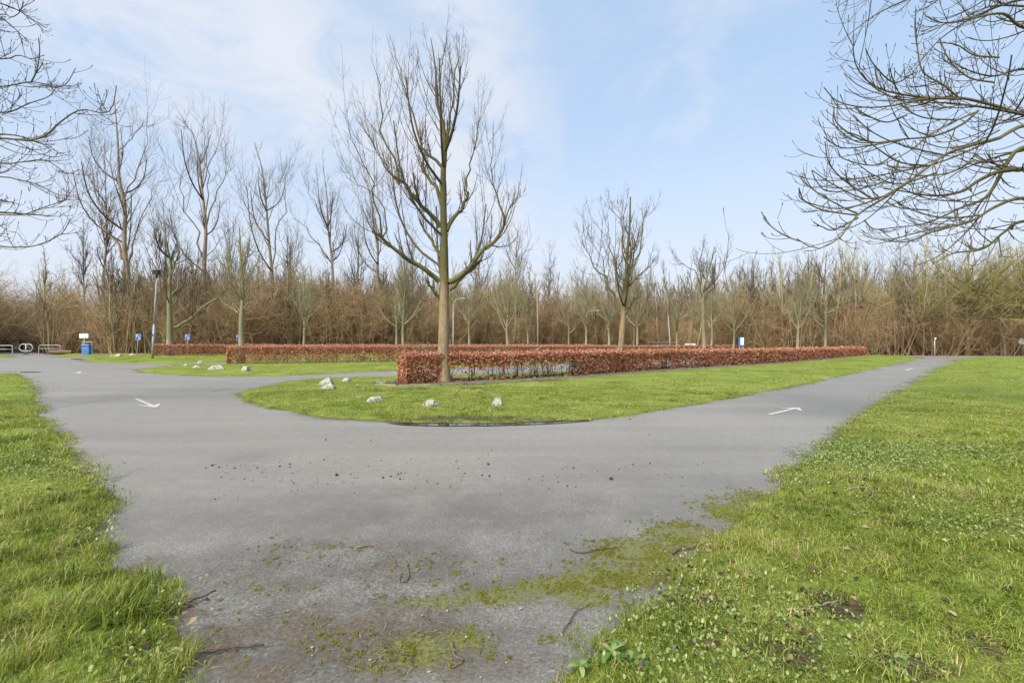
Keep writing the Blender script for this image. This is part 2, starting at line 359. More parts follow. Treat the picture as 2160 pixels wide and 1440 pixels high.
dl = {k: seg_dist(p, X, Y) for k, p in LAWNS.items()}
inl = {k: inside(p, X, Y) for k, p in LAWNS.items()}
edge = np.min([np.where(inl[k], 0, dl[k]) for k in dl], axis=0)
def blobs(x, y, lst):
    f = np.zeros(np.shape(x))
    for px, py, rx, ry, s in lst:
        bx, by = G(px, py); sx = rx * by / FPX; sy = abs(G(px, py - ry)[1] - G(px, py + ry)[1]) / 2
        f = np.maximum(f, s * np.exp(-(((x - bx) / sx) ** 2 + ((y - by) / sy) ** 2)))
    return f
MOSS = [(1600, 1060, 60, 26, 1), (1680, 1010, 50, 16, .8), (1560, 1085, 80, 34, 1), (1450, 1130, 90, 34, 1), (1340, 1165, 110, 38, 1), (1400, 1200, 80, 40, .9), (1280, 1215, 110, 34, 1), (1180, 1235, 120, 26, .95), (1240, 1260, 90, 26, .9), (1060, 1255, 130, 26, .8), (930, 1268, 110, 22, .75),
        (880, 1370, 95, 46, 1), (980, 1345, 80, 36, .8), (1170, 1345, 45, 18, .6), (800, 1400, 110, 40, .5), (620, 1170, 120, 40, .34), (900, 1200, 160, 40, .34), (560, 1280, 140, 60, .34), (1030, 1380, 40, 18, .6), (700, 1330, 150, 60, .36), (1620, 1050, 40, 18, .8), (510, 1400, 40, 30, .5)]
moss_a = blobs(X, Y, MOSS) * 1.2
DAMP_NEARDARK = [(1000, 1090, 850, 90, .9), (800, 1200, 750, 120, 1.2), (700, 1350, 700, 160, 1.25), (1250, 1400, 160, 80, 1.0), (520, 965, 60, 14, .5), (1350, 1010, 360, 60, .45), (900, 1010, 300, 16, .3), (420, 1010, 220, 30, .3), (1750, 850, 120, 60, .5), (1500, 940, 220, 30, .3)]  # damp spots; wide near ones put the weaker sheen close by into the colour
damp_neardark_a = blobs(X, Y, DAMP_NEARDARK)
DIRT = [(440, 1370, 100, 70, 1), (300, 1200, 60, 40, .7), (560, 1420, 180, 50, .8), (215, 1020, 30, 40, .6), (800, 1200, 160, 60, .6), (560, 1220, 260, 50, .55), (760, 1330, 380, 90, .8), (900, 1400, 460, 60, .7), (620, 1150, 200, 24, .5), (470, 822, 40, 8, .6), (1000, 1150, 300, 40, .3), (1400, 1310, 60, 40, .8), (1500, 1160, 40, 40, .6), (1690, 960, 40, 16, .7), (110, 860, 40, 40, .6), (900, 1430, 200, 30, .5)]
dirt_a = np.maximum(blobs(X, Y, DIRT), 1.0 * np.exp(-edge / (0.16 + 0.016 * np.hypot(X, Y))) * (0.25 + 0.75 * sst(fbm(X, Y, 0.8, 9), .3, .65)))
allin = np.any([inl[k] for k in inl], axis=0)

# asphalt
def asphalt_mat():
    m, nt, b = mat("asphalt")
    sp = noise(nt, 70, 4, 0.8, kind="World"); mid = noise(nt, 9, 5, 0.6, kind="World"); big = noise(nt, 0.35, 5, 0.6, kind="World", dist=0.6)
    v = nmath(nt, 'ADD', nmath(nt, 'MULTIPLY', sp, 0.88), nmath(nt, 'MULTIPLY', mid, 0.12))
    c = ramp(nt, v, [(0.30, (0.05, 0.048, 0.042)), (0.50, (0.225, 0.214, 0.19)), (0.72, (0.47, 0.45, 0.405))])
    c = mixc(nt, 1.0, c, ramp(nt, big, [(0.3, (0.92, 0.92, 0.915)), (0.7, (1.06, 1.055, 1.05))]), 'MULTIPLY')
    mp = N(nt, "ShaderNodeMapping"); mp.inputs["Rotation"].default_value = (0, 0, R_(45)); mp.inputs["Scale"].default_value = (0.10, 1.1, 1); L(nt, N(nt, "ShaderNodeNewGeometry").outputs["Position"], mp.inputs[0])
    c = mixc(nt, 1.0, c, ramp(nt, noise(nt, 1.0, 6, 0.62, mp.outputs[0]), [(0.34, (0.86, 0.855, 0.845)), (0.62, (1.05, 1.05, 1.045))]), 'MULTIPLY')
    c = mixc(nt, nmath(nt, 'MULTIPLY', smooth(nt, noise(nt, 170, 1, 0.5, kind="World"), 0.66, 0.74), 0.55), c, (0.52, 0.50, 0.45))
    dp = nmath(nt, 'MULTIPLY', attr(nt, "damp_neardark"), smooth(nt, nmath(nt, 'ADD', nmath(nt, 'MULTIPLY', noise(nt, 1.6, 5, 0.7, kind="World"), 0.45), nmath(nt, 'MULTIPLY', noise(nt, 42, 4, 0.75, kind="World"), 0.55)), 0.36, 0.56))
    c = mixc(nt, nmath(nt, 'MULTIPLY', dp, 0.80), c, (0.085, 0.08, 0.066))  # damp, plus near-field darkening painted in for the steeper view
    grit = noise(nt, 45, 4, 0.7, kind="World")
    d = smooth(nt, nmath(nt, 'ADD', attr(nt, "dirt"), nmath(nt, 'MULTIPLY', nmath(nt, 'SUBTRACT', noise(nt, 5, 6, 0.68, kind="World"), 0.5), 1.5)), 0.35, 0.85)
    c = mixc(nt, nmath(nt, 'MULTIPLY', d, 0.8), c, ramp(nt, grit, [(0.35, (0.05, 0.036, 0.021)), (0.65, (0.165, 0.125, 0.08))]))
    mo = smooth(nt, nmath(nt, 'ADD', attr(nt, "moss"), nmath(nt, 'MULTIPLY', nmath(nt, 'SUBTRACT', noise(nt, 26, 6, 0.75, kind="World"), 0.5), 2.6)), 0.42, 0.85)
    c = mixc(nt, nmath(nt, 'MULTIPLY', mo, 0.92), c, ramp(nt, grit, [(0.3, (0.055, 0.06, 0.014)), (0.7, (0.21, 0.215, 0.045))]))
    L(nt, c, b.inputs["Base Color"])
    L(nt, nmath(nt, 'SUBTRACT', 0.54, nmath(nt, 'MULTIPLY', dp, 0.18)), b.inputs["Roughness"]); b.inputs["Specular IOR Level"].default_value = 0.45
    bump(nt, b, nmath(nt, 'ADD', nmath(nt, 'MULTIPLY', sp, 0.8), nmath(nt, 'MULTIPLY', mo, 0.8)), 0.55, 0.006); return m
ASPH = asphalt_mat()
paved = ((cy < front(cx) - 0.8) | inside(PATH, cx, cy)) & (np.abs(cx) < 100)
av = 0.006 * (fbm(X, Y, 0.4, 4) - .5)
tag(link("road", submesh("road", paved, av, [ASPH], {"moss": moss_a, "damp_neardark": damp_neardark_a, "dirt": dirt_a})), "grey worn asphalt drive curving round the grass islands", kind="structure")

# base ground out to the horizon (forest floor)
m, nt, b = mat("forest_floor")
f = noise(nt, 1.2, 6, 0.65, kind="World"); L(nt, ramp(nt, f, [(0.3, (0.035, 0.026, 0.016)), (0.6, (0.09, 0.068, 0.042)), (0.8, (0.12, 0.11, 0.05))]), b.inputs["Base Color"]); b.inputs["Roughness"].default_value = 0.95; FLOOR = m
ga = np.array([(-1500, -1500), (1500, -1500), (1500, 1500), (-1500, 1500)])
tag(link("ground", mesh_np("ground", [(x, y, -0.05) for x, y in ga], quads=[(0, 1, 2, 3)], mats=[FLOOR])), "brown woodland floor reaching to the horizon", kind="structure")

# lawns
def lawn_mat():
    m, nt, b = mat("turf")
    f = noise(nt, 0.5, 5, 0.65, kind="World"); g = noise(nt, 22, 5, 0.7, kind="World"); h = noise(nt, 2.6, 5, 0.7, kind="World")
    c = ramp(nt, nmath(nt, 'ADD', nmath(nt, 'MULTIPLY', f, 0.45), nmath(nt, 'MULTIPLY', g, 0.55)), [(0.28, (0.07, 0.08, 0.018)), (0.5, (0.19, 0.245, 0.042)), (0.70, (0.36, 0.37, 0.11))])
    c = mixc(nt, nmath(nt, 'MULTIPLY', smooth(nt, h, 0.56, 0.72), 0.55), c, (0.10, 0.075, 0.045))
    d = smooth(nt, nmath(nt, 'ADD', attr(nt, "bare"), nmath(nt, 'MULTIPLY', nmath(nt, 'SUBTRACT', noise(nt, 6, 5, 0.7, kind="World"), 0.5), 1.3)), 0.4, 0.8)
    c = mixc(nt, nmath(nt, 'MULTIPLY', d, 0.9), c, ramp(nt, g, [(0.35, (0.035, 0.027, 0.018)), (0.65, (0.12, 0.09, 0.06))]))
    L(nt, c, b.inputs["Base Color"]); b.inputs["Roughness"].default_value = 0.95; b.inputs["Specular IOR Level"].default_value = 0.1
    bump(nt, b, g, 0.8, 0.04); return m
TURF = lawn_mat()
BARE = [(1000, 887, 310, 6, .85), (700, 876, 120, 6, .5), (860, 806, 60, 7, .8), (960, 812, 110, 6, 1.0), (1120, 806, 130, 5, .8), (1650, 1405, 90, 50, 1.2), (1900, 1435, 130, 50, 1.1), (1760, 1300, 90, 46, 1.1), (1690, 1360, 60, 40, .9), (1490, 1290, 90, 34, .9), (1470, 1240, 50, 20, .7), (1880, 1130, 60, 16, .8), (2050, 1200, 70, 18, .7), (1820, 1180, 70, 16, .7), (60, 1370, 60, 34, 1.0), (130, 1180, 40, 18, .7), (2080, 1390, 90, 50, .9), (380, 1330, 40, 60, .6)]
def bare_f(x, y): return blobs(x, y, BARE)
LAB = {"left": "long tufty lawn on the near side of the drive, running off to the left", "right": "wide weedy lawn with clover along the straight drive", "island": "grass island round the big bare tree and the long hedge",
       "middle": "grass island with white stones under the second hedge", "far": "grass island by the lamp post and the farthest hedge", "verge": "narrow grass verge behind the blue litter bin", "corner": "scrap of grass beside the footpath barriers"}
for k, p in LAWNS.items():
    sel = inside(p, cx, cy)
    z = lawn_z(X, Y, np.where(inl[k], dl[k], 0))
    edgebare = 0.55 * np.exp(-dl[k] / 0.15)
    tag(link("lawn", submesh("lawn", sel, z, [TURF], {"bare": np.maximum(bare_f(X, Y), edgebare)}, snap=p)), LAB[k], kind="structure")

# ------------------------------------------------------------------ trees
TWIG = bark("twig_bark", (0.065, 0.052, 0.036), (0.17, 0.135, 0.095), sc=4)
TRUNK = bark("trunk_bark", (0.15, 0.108, 0.062), (0.38, 0.285, 0.18), moss=(0.085, 0.085, 0.025), mz=(1.9, 4.8), mamt=0.85, sc=2.2, dark=(0.13, 0.105, 0.06))
LIMB = bark("limb_bark", (0.085, 0.078, 0.04), (0.24, 0.215, 0.115), moss=(0.10, 0.105, 0.025), mz=(-5, -4), mamt=0.5, sc=3)
PALE = bark("pale_bark", (0.20, 0.17, 0.115), (0.42, 0.37, 0.27), moss=(0.15, 0.16, 0.06), mz=(0.5, 3), mamt=0.6, sc=2.5, dark=(0.12, 0.10, 0.065))
PALETWIG = bark("pale_twig_bark", (0.17, 0.15, 0.088), (0.38, 0.34, 0.21), sc=4)
POPL = bark("poplar_bark", (0.17, 0.13, 0.095), (0.38, 0.30, 0.225), sc=1.2)
POPTW = bark("poplar_twig_bark", (0.075, 0.058, 0.045), (0.19, 0.15, 0.118), sc=3)
OLIVE = bark("olive_twig_bark", (0.22, 0.195, 0.075), (0.44, 0.39, 0.17), sc=3)

def trunk_tube(pts, r0, r1, n=16, flare=1.35, pw=1.0):
    P = resample(pts, n); t = np.linspace(0, 1, n); r = r0 * (1 - t ** pw) + r1 * t ** pw; r[0] *= flare; r[1] *= 1 + (flare - 1) * .3
    return P[None], r[None]

def traced(name, label, group, base_px, base_py, Yd, trunk, limbs, r0, mats, seed, depth_limbs=5, twig=1.0, rt=(0.05, 0.02), twr=0.006, shoots=7, tlen=1.0, up=0.16, cat="tree", limb_parts=True, rtop=0.03, fine=1.0, srr=.5, zmax=99.0, s1a=42, s2=.36):
    """a tree whose trunk and main limbs follow the photograph at its real distance; limbs leave in depth too"""
    rg = np.random.default_rng(seed); s = Yd / FPX
    org = at(base_px, base_py, Yd); org[2] = 0.0
    tr = np.array([at(px, py, Yd) - org for px, py in trunk]); tr[0, 2] = -0.06
    tr[1:, 1] += rg.normal(0, 1.2 * s, len(tr) - 1)
    root = thing(name, label, cat, org, 0, group)
    TP, TR = trunk_tube(tr, r0, rtop, 22)
    tubes_obj("trunk", [(TP, TR, 12)], mats[0], root)
    LP, LR = [], []
    for lm in limbs:
        pts = np.array([at(px, py, Yd) - org for px, py in lm[0]]); r = lm[1]
        ext = np.linalg.norm(pts[-1] - pts[0]); dy = rg.uniform(-.5, .5) * ext * (.35 if pts[-1, 2] > .72 * tr[-1, 2] else 1)
        pts[:, 1] += dy * np.linspace(0, 1, len(pts)) ** 1.1 + TP[0, np.argmin(np.abs(TP[0, :, 2] - pts[0, 2])), 1]
        P = resample(pts, 10); P[1:-1] += rg.normal(0, 0.018 * ext, (8, 3)); LP.append(P); LR.append(np.linspace(r, r * (.45 if r > .055 * Yd / 16 else .14), 10))
    zs = sorted(l[0][0, 2] if False else l[0, 2] for l in LP)
    for k in range(depth_limbs):                                   # limbs towards and away from the viewer
        z0 = rg.uniform(zs[0], tr[-1, 2] * .75); i = np.argmin(np.abs(TP[0, :, 2] - z0)); sg = 1 if k % 2 else -1
        ln = rg.uniform(.14, .26) * tr[-1, 2] * (1.2 - z0 / tr[-1, 2]); az = rg.normal(0, .5)
        d = np.array((math.sin(az), sg * math.cos(az), 0))
        P = np.array([TP[0, i], TP[0, i] + d * ln * .5 + (0, 0, ln * .35), TP[0, i] + d * ln * .85 + (0, 0, ln * .9), TP[0, i] + d * ln + (0, 0, ln * 1.7)])
        LP.append(resample(P, 10)); LR.append(np.linspace(rt[0], rt[1], 10) * rg.uniform(.8, 1.2))
    LPa, LRa = np.array(LP), np.array(LR)
    # leaders: upright shoots from limbs, then side twigs, then fine twigs
    low = lambda P, q: (P[P[:, :, 2].max(1) < zmax], q[P[:, :, 2].max(1) < zmax])
    S1, q1 = low(*grow(rg, LPa, LRa, shoots, .30, 1.0, s1a, 12, 0.62 * tlen, .25, .15, srr, twr * 1.6, 10, up * 1.25, .04))
    S0, q0 = low(*grow(rg, TP, TR, int(shoots * 1.5), .45, .95, s1a - 2, 10, 0.19 * tlen, .25, .3, .35, twr * 1.6, 10, up * .9, .05))
    Pm = np.concatenate([S1, S0]); Rm = np.concatenate([q1, q0])
    S2, q2 = low(*grow(rg, Pm, Rm, int(7 * twig), .12, .95, 40, 10, s2, .3, .45, .55, twr, 6, up * .9, .05))
    S2b, q2b = low(*grow(rg, LPa, LRa, int(6 * twig), .2, 1, 55, 15, 0.3 * tlen * s2 / .36, .3, .3, .3, twr, 6, up * 1.3, .05))
    S2 = np.concatenate([S2, S2b]); q2 = np.concatenate([q2, q2b])
    S3, q3 = low(*grow(rg, S2, q2, int(3 * fine), .25, 1, 40, 10, 0.4, .3, .4, .7, twr * .75, 4, up, .06))
    if limb_parts:
        for k in range(len(limbs)):
            o = tubes_obj("limb", [(LPa[k:k + 1], LRa[k:k + 1], 8)], mats[1], root)
        lv = [(LPa[len(limbs):], LRa[len(limbs):], 7)]
    else: lv = [(LPa, LRa, 6)]
    tubes_obj("crown", lv + [(Pm, Rm, 5), (S2, q2, 3), (S3, q3, 3)], mats[2], root)
    return root

def z6(zx, zy): return (zx / 2.483, 180 + zy / 2.483)
def z7(zx, zy): return (700 + zx / 1.756, 40 + zy / 1.756)
big_limbs = [([(435, 975), (470, 950), (520, 905), (590, 830), (636, 770)], .105), ([(436, 1000), (490, 950), (530, 915), (552, 885)], .085), ([(425, 785), (445, 740), (480, 680), (500, 622)], .085),
    ([(400, 972), (330, 922), (280, 890), (230, 850), (185, 815)], .09), ([(400, 1042), (380, 1010), (358, 975)], .07), ([(400, 772), (370, 725), (340, 700), (290, 650), (250, 615)], .085),
    ([(402, 880), (370, 820), (345, 785), (330, 758)], .065), ([(408, 690), (395, 640), (375, 600), (338, 560), (335, 490)], .07), ([(408, 548), (375, 515), (335, 475), (320, 430)], .06),
    ([(418, 490), (430, 410), (440, 350), (450, 200), (464, 60)], .05), ([(636, 770), (625, 720), (605, 640), (590, 560), (602, 450)], .035), ([(636, 770), (655, 710), (690, 640), (700, 600)], .03),
    ([(185, 815), (170, 740), (165, 640), (140, 560), (90, 470)], .035), ([(250, 615), (232, 540), (205, 420), (190, 300), (168, 190)], .04), ([(320, 430), (300, 350), (270, 260), (238, 120)], .035),
    ([(500, 622), (510, 540), (530, 450), (548, 360)], .035), ([(185, 815), (200, 750), (180, 660), (110, 620), (60, 540)], .03), ([(250, 615), (210, 560), (150, 460), (118, 380)], .03)]
traced("tree", "tallest bare tree rising from the near end of the front hedge, trunk in full view", None, 936, 812, 16.3,
    [(936, 812), (935, 760), (936, 690), (937, 600), (937, 520), z7(415, 780), z7(412, 600), z7(418, 480), z7(415, 400), z7(388, 310), z7(385, 190), z7(366, 70)],
    [([z7(*p) for p in l], r) for l, r in big_limbs], .215, (TRUNK, LIMB, TWIG), 11, depth_limbs=8, shoots=9, tlen=.95, up=.17, twig=1.2, rtop=.012, fine=.7, twr=.0048, srr=.36, zmax=11.95, s1a=34, s2=.27)

tall = "tall bare trees standing above the thicket"
TRACED = [
 ("tree", "tallest poplar above the thicket, forking low, left of the lamp post", 265, 745, 62, [(670, 1400), (667, 1200), (665, 1000), (655, 850), (650, 640), (625, 500), (620, 330), (612, 200), (600, 60)],
  [([(642, 910), (540, 720), (450, 520), (390, 370), (320, 270)], .22), ([(668, 930), (690, 880), (700, 780), (760, 670), (830, 500)], .17), ([(650, 640), (690, 540), (740, 470), (800, 350), (830, 220)], .15), ([(640, 610), (590, 480), (540, 370), (500, 250), (480, 150)], .13), ([(622, 340), (680, 280), (760, 200), (780, 120)], .1), ([(560, 760), (500, 640), (420, 580), (340, 570)], .07), ([(668, 960), (720, 850), (780, 760)], .09)], .5, 21),
 ("tree", "broad-crowned poplar above the thicket, standing behind the leaning pale tree left of the hedge", 432, 745, 64, [(1085, 1400), (1075, 1200), (1070, 1000), (1080, 750), (1060, 560), (1040, 400), (1010, 250), (920, 160)],
  [([(1065, 900), (1000, 740), (960, 620), (880, 420), (860, 330)], .18), ([(1085, 730), (1130, 620), (1190, 480), (1240, 370)], .15), ([(1055, 560), (1090, 440), (1130, 300), (1160, 200)], .12), ([(1068, 1010), (940, 880), (830, 740)], .13), ([(1080, 900), (1200, 790), (1270, 750)], .09), ([(1075, 700), (1100, 520), (1080, 300), (1120, 190)], .13)], .42, 22),
 ("tree", "slim poplar above the thicket, just right of and behind the mossy trunk", 576, 742, 70, [(1432, 1390), (1428, 1200), (1425, 1000), (1410, 830), (1395, 600), (1370, 430), (1335, 300)],
  [([(1420, 900), (1380, 780), (1310, 640), (1230, 540)], .15), ([(1428, 940), (1470, 750), (1510, 560), (1520, 430)], .15), ([(1395, 600), (1440, 530), (1490, 430)], .09), ([(1420, 975), (1340, 910), (1280, 870)], .09), ([(1428, 960), (1530, 900), (1580, 840)], .07)], .38, 23),
 ("tree", "poplar with a wide left limb, between the mossy trunk and the biggest tree", 703, 740, 75, [(1748, 1390), (1745, 1250), (1740, 950), (1720, 750), (1710, 560), (1690, 420)],
  [([(1735, 930), (1660, 830), (1580, 720), (1530, 690)], .14), ([(1730, 800), (1690, 690), (1610, 540), (1590, 460)], .13), ([(1742, 900), (1770, 700), (1785, 560)], .13), ([(1742, 930), (1800, 840)], .08)], .36, 24),
 ("tree", "leaning poplar just behind the biggest tree on its left", 800, 740, 78, [(1985, 1390), (1980, 1100), (1975, 800), (1950, 640), (1930, 540), (1900, 470)],
  [([(1975, 850), (1920, 700), (1870, 560), (1850, 480)], .12), ([(1978, 900), (2010, 720), (2030, 560)], .12), ([(1975, 1000), (1880, 880), (1800, 800)], .1)], .33, 25)]
for nm, lb, bx, by, Yd, tr, lm, r0, sd in TRACED:
    traced(nm, lb, tall, bx, by, Yd, [z6(*p) for p in tr], [([z6(*p) for p in l], r * .72) for l, r in lm], r0 * .88, (POPL, POPL, POPTW), sd, depth_limbs=5, shoots=8, twr=.0105, rt=(.11, .04), tlen=.82, up=.14, twig=1.0, limb_parts=True, rtop=.04, srr=.3)

def generic(rg, H, th, r0, nl, spread, lr=.35, twr=.008, shoots=5, twigs=5, fine=2, up=.2, lang=50, lup=.22, lean=.02):
    """trunk, limbs and crown levels of an upright bare tree of height H with its lowest limbs at th"""
    top = np.array((rg.normal(0, lean * H), rg.normal(0, lean * H), H))
    TP, TR = trunk_tube(np.array([(0, 0, -.06), top * .3 + rg.normal(0, .012 * H, 3) * (1, 1, 0), top * .6 + rg.normal(0, .015 * H, 3) * (1, 1, 0), top]), r0, .02, 14)
    A, a = grow(rg, TP, TR, nl, th / H, .8, lang, 9, spread / H, .2, .35, .55, twr * 2, 9, lup, .07)
    B, b_ = grow(rg, A, a, shoots, .2, 1, 38, 12, .55, .25, .3, .6, twr * 1.3, 7, up, .06)
    B2, b2 = grow(rg, TP, TR, shoots * 2, max(th / H, .5), 1, 35, 10, .22, .25, .3, .4, twr * 1.3, 7, up, .06)
    B = np.concatenate([B, B2]); b_ = np.concatenate([b_, b2])
    C, c_ = grow(rg, B, b_, twigs, .12, 1, 42, 12, .42, .3, .4, .65, twr, 5, up, .07)
    D, d_ = grow(rg, C, c_, fine, .2, 1, 42, 12, .45, .3, .4, .75, twr * .8, 4, up, .08)
    return (TP, TR), (A, a), [(B, b_, 4), (C, c_, 3), (D, d_, 3)]
def tree_proto(seed, mats, **kw):
    T, A, lv = generic(np.random.default_rng(seed), **kw)
    V, Q, r = join_tubes([(T[0], T[1], 10)]); t = mesh_np("trunk", V, quads=Q, mats=[mats[0]], attrs={"rnd": r}, smooth=True)
    V, Q, r = join_tubes([(A[0], A[1], 6)] + lv); c = mesh_np("crown", V, quads=Q, mats=[mats[1]], attrs={"rnd": r}, smooth=True)
    return t, c
def place_tree(proto, x, y, sc, rz, label, group, name="tree"):
    root = thing(name, label, "tree", (x, y, 0), rz, group); root.scale = (sc, sc, sc)
    link("trunk", proto[0], root); link("crown", proto[1], root); return root

# car-park trees, the second row-A tree traced
def z4(zx, zy): return (1100 + zx / 4, 560 + zy / 4)
traced("tree", "medium bare tree growing out of the front hedge, with a cut-off side limb", "trees along the front hedge", 1309, 787, 22.4,
    [(1307, 787), (1309, 740), (1313, 690), (1316, 650), (1320, 600), (1323, 540), (1328, 480), (1330, 415)],
    [([(1315, 668), (1327, 648), (1340, 622)], .075), ([(1310, 665), (1295, 630), (1284, 600), (1270, 575), (1252, 568), (1238, 530), (1225, 500)], .07), ([(1316, 620), (1300, 585), (1290, 540), (1285, 470)], .06), ([(1320, 590), (1340, 560), (1352, 520), (1362, 450)], .055), ([(1318, 610), (1350, 580), (1375, 545)], .045), ([(1322, 560), (1312, 500), (1305, 430)], .05)],
    .17, (TRUNK, LIMB, TWIG), 31, depth_limbs=6, shoots=6, twr=.008, tlen=.8, rt=(.045, .02))
traced("tree", "slender bare tree in the front hedge with a yellow-green trunk and forked crown", "trees along the front hedge", 1487, 767, 32,
    [(1487, 767), (1486, 730), (1484, 690), (1483, 650), (1483, 628), (1490, 590), (1500, 550), (1508, 520)],
    [([(1483, 628), (1476, 590), (1465, 570), (1448, 560), (1425, 540)], .055), ([(1484, 640), (1505, 600), (1520, 570), (1524, 535)], .05), ([(1480, 600), (1478, 560), (1486, 515)], .045)],
    .15, (PALE, LIMB, TWIG), 32, depth_limbs=4, shoots=5, twr=.01, tlen=.8, rt=(.04, .02), limb_parts=False)
traced("tree", "pale tree with one long bare limb reaching right, beside the stepped lamp post", "trees along the farthest hedge", 357, 751, 48.4,
    [(357, 751), (358, 700), (358, 650), (357, 600), (360, 560), (352, 510), (345, 460)],
    [([(358, 692), (380, 685), (405, 664), (425, 640), (445, 625)], .17), ([(358, 630), (375, 590), (395, 560), (425, 540)], .1), ([(360, 580), (380, 530), (370, 470)], .1), ([(357, 600), (335, 560), (325, 500)], .09), ([(360, 565), (390, 545), (440, 550)], .07)],
    .33, (PALE, PALE, TWIG), 33, depth_limbs=5, shoots=6, twr=.012, tlen=.8, rt=(.08, .04))
traced("tree", "mossy yellow-green tree growing out of the left end of the second hedge", "trees along the second hedge", 510, 768, 31.1,
    [(510, 768), (509, 720), (510, 670), (510, 630), (510, 590), (507, 540), (505, 480)],
    [([(503, 660), (485, 648), (465, 640), (450, 628)], .05), ([(505, 655), (495, 635), (490, 615)], .05), ([(514, 650), (522, 640), (535, 630)], .05), ([(510, 610), (490, 570), (478, 520)], .07), ([(510, 600), (535, 560), (550, 510)], .06), ([(508, 580), (515, 530), (520, 480)], .06)],
    .19, (PALE, PALETWIG, PALETWIG), 34, depth_limbs=8, shoots=7, twr=.009, tlen=.95, rt=(.05, .02))
PROT = [tree_proto(50 + k, (PALE, PALETWIG), H=8, th=2.3 + .2 * k, r0=.15, nl=[15, 20, 12, 17][k], spread=[3.3, 2.7, 3.6, 3.0][k], twr=.0095, shoots=6, twigs=8, fine=3, up=[.15, .2, .1, .13][k], lang=[50, 42, 62, 56][k], lup=[.17, .2, .11, .15][k], lean=.04) for k in range(4)]
kb, kc = "trees along the second hedge", "trees along the farthest hedge"
for i, (px, Yd, sc, rz, lb, gp) in enumerate([
    (640, 54, 1.12, .3, "pale slim tree behind the second hedge, between the mossy tree and the pair of trunks", kc),
    (852, 36.5, .98, 1.2, "pale tree with a mossy fork, right trunk of the pair left of the biggest tree", kb),
    (836, 59.5, 1.15, 2.4, "thinner left trunk of the pair left of the biggest tree", kc),
    (991, 64, 1.1, 3.3, "pale tree just right of the curved lamp post, behind the hedges", kc),
    (1074, 42, 1.0, 4.1, "pale tree with a dark moss band on its trunk, behind the hedges", kb),
    (1113, 66, 1.0, 5.2, "small pale tree beside the straight bare pole", kc),
    (1200, 68, .9, .9, "smallest pale tree left of the lamp with the flat head", kc),
    (1235, 48, .98, 2.0, "pale tree that the flat-headed lamp sticks out from", kb),
    (1286, 66, 1.2, 2.9, "thin pale tree close on the left of the medium tree in the front hedge", kc),
    (1343, 54, 1.12, 4.0, "pale twiggy tree close on the right of the medium tree in the front hedge", kb),
    (1428, 56, .92, 5.0, "pale tree just right of the leaning lamp post", kb),
    (1499, 58, 1.0, .2, "pale tree right behind the yellow-green trunk with the forked crown", kb),
    (1546, 60, 1.0, 1.4, "small pale tree just left of the blue and white notice board", kb),
    (1682, 45, .98, 2.6, "rounded pale tree behind the right part of the front hedge", None),
    (1740, 49, .98, 3.6, "pale tree behind the right end of the front hedge", None)]):
    place_tree(PROT[i % 4], (px - 1080) * Yd / FPX, Yd, sc, rz, lb, gp)

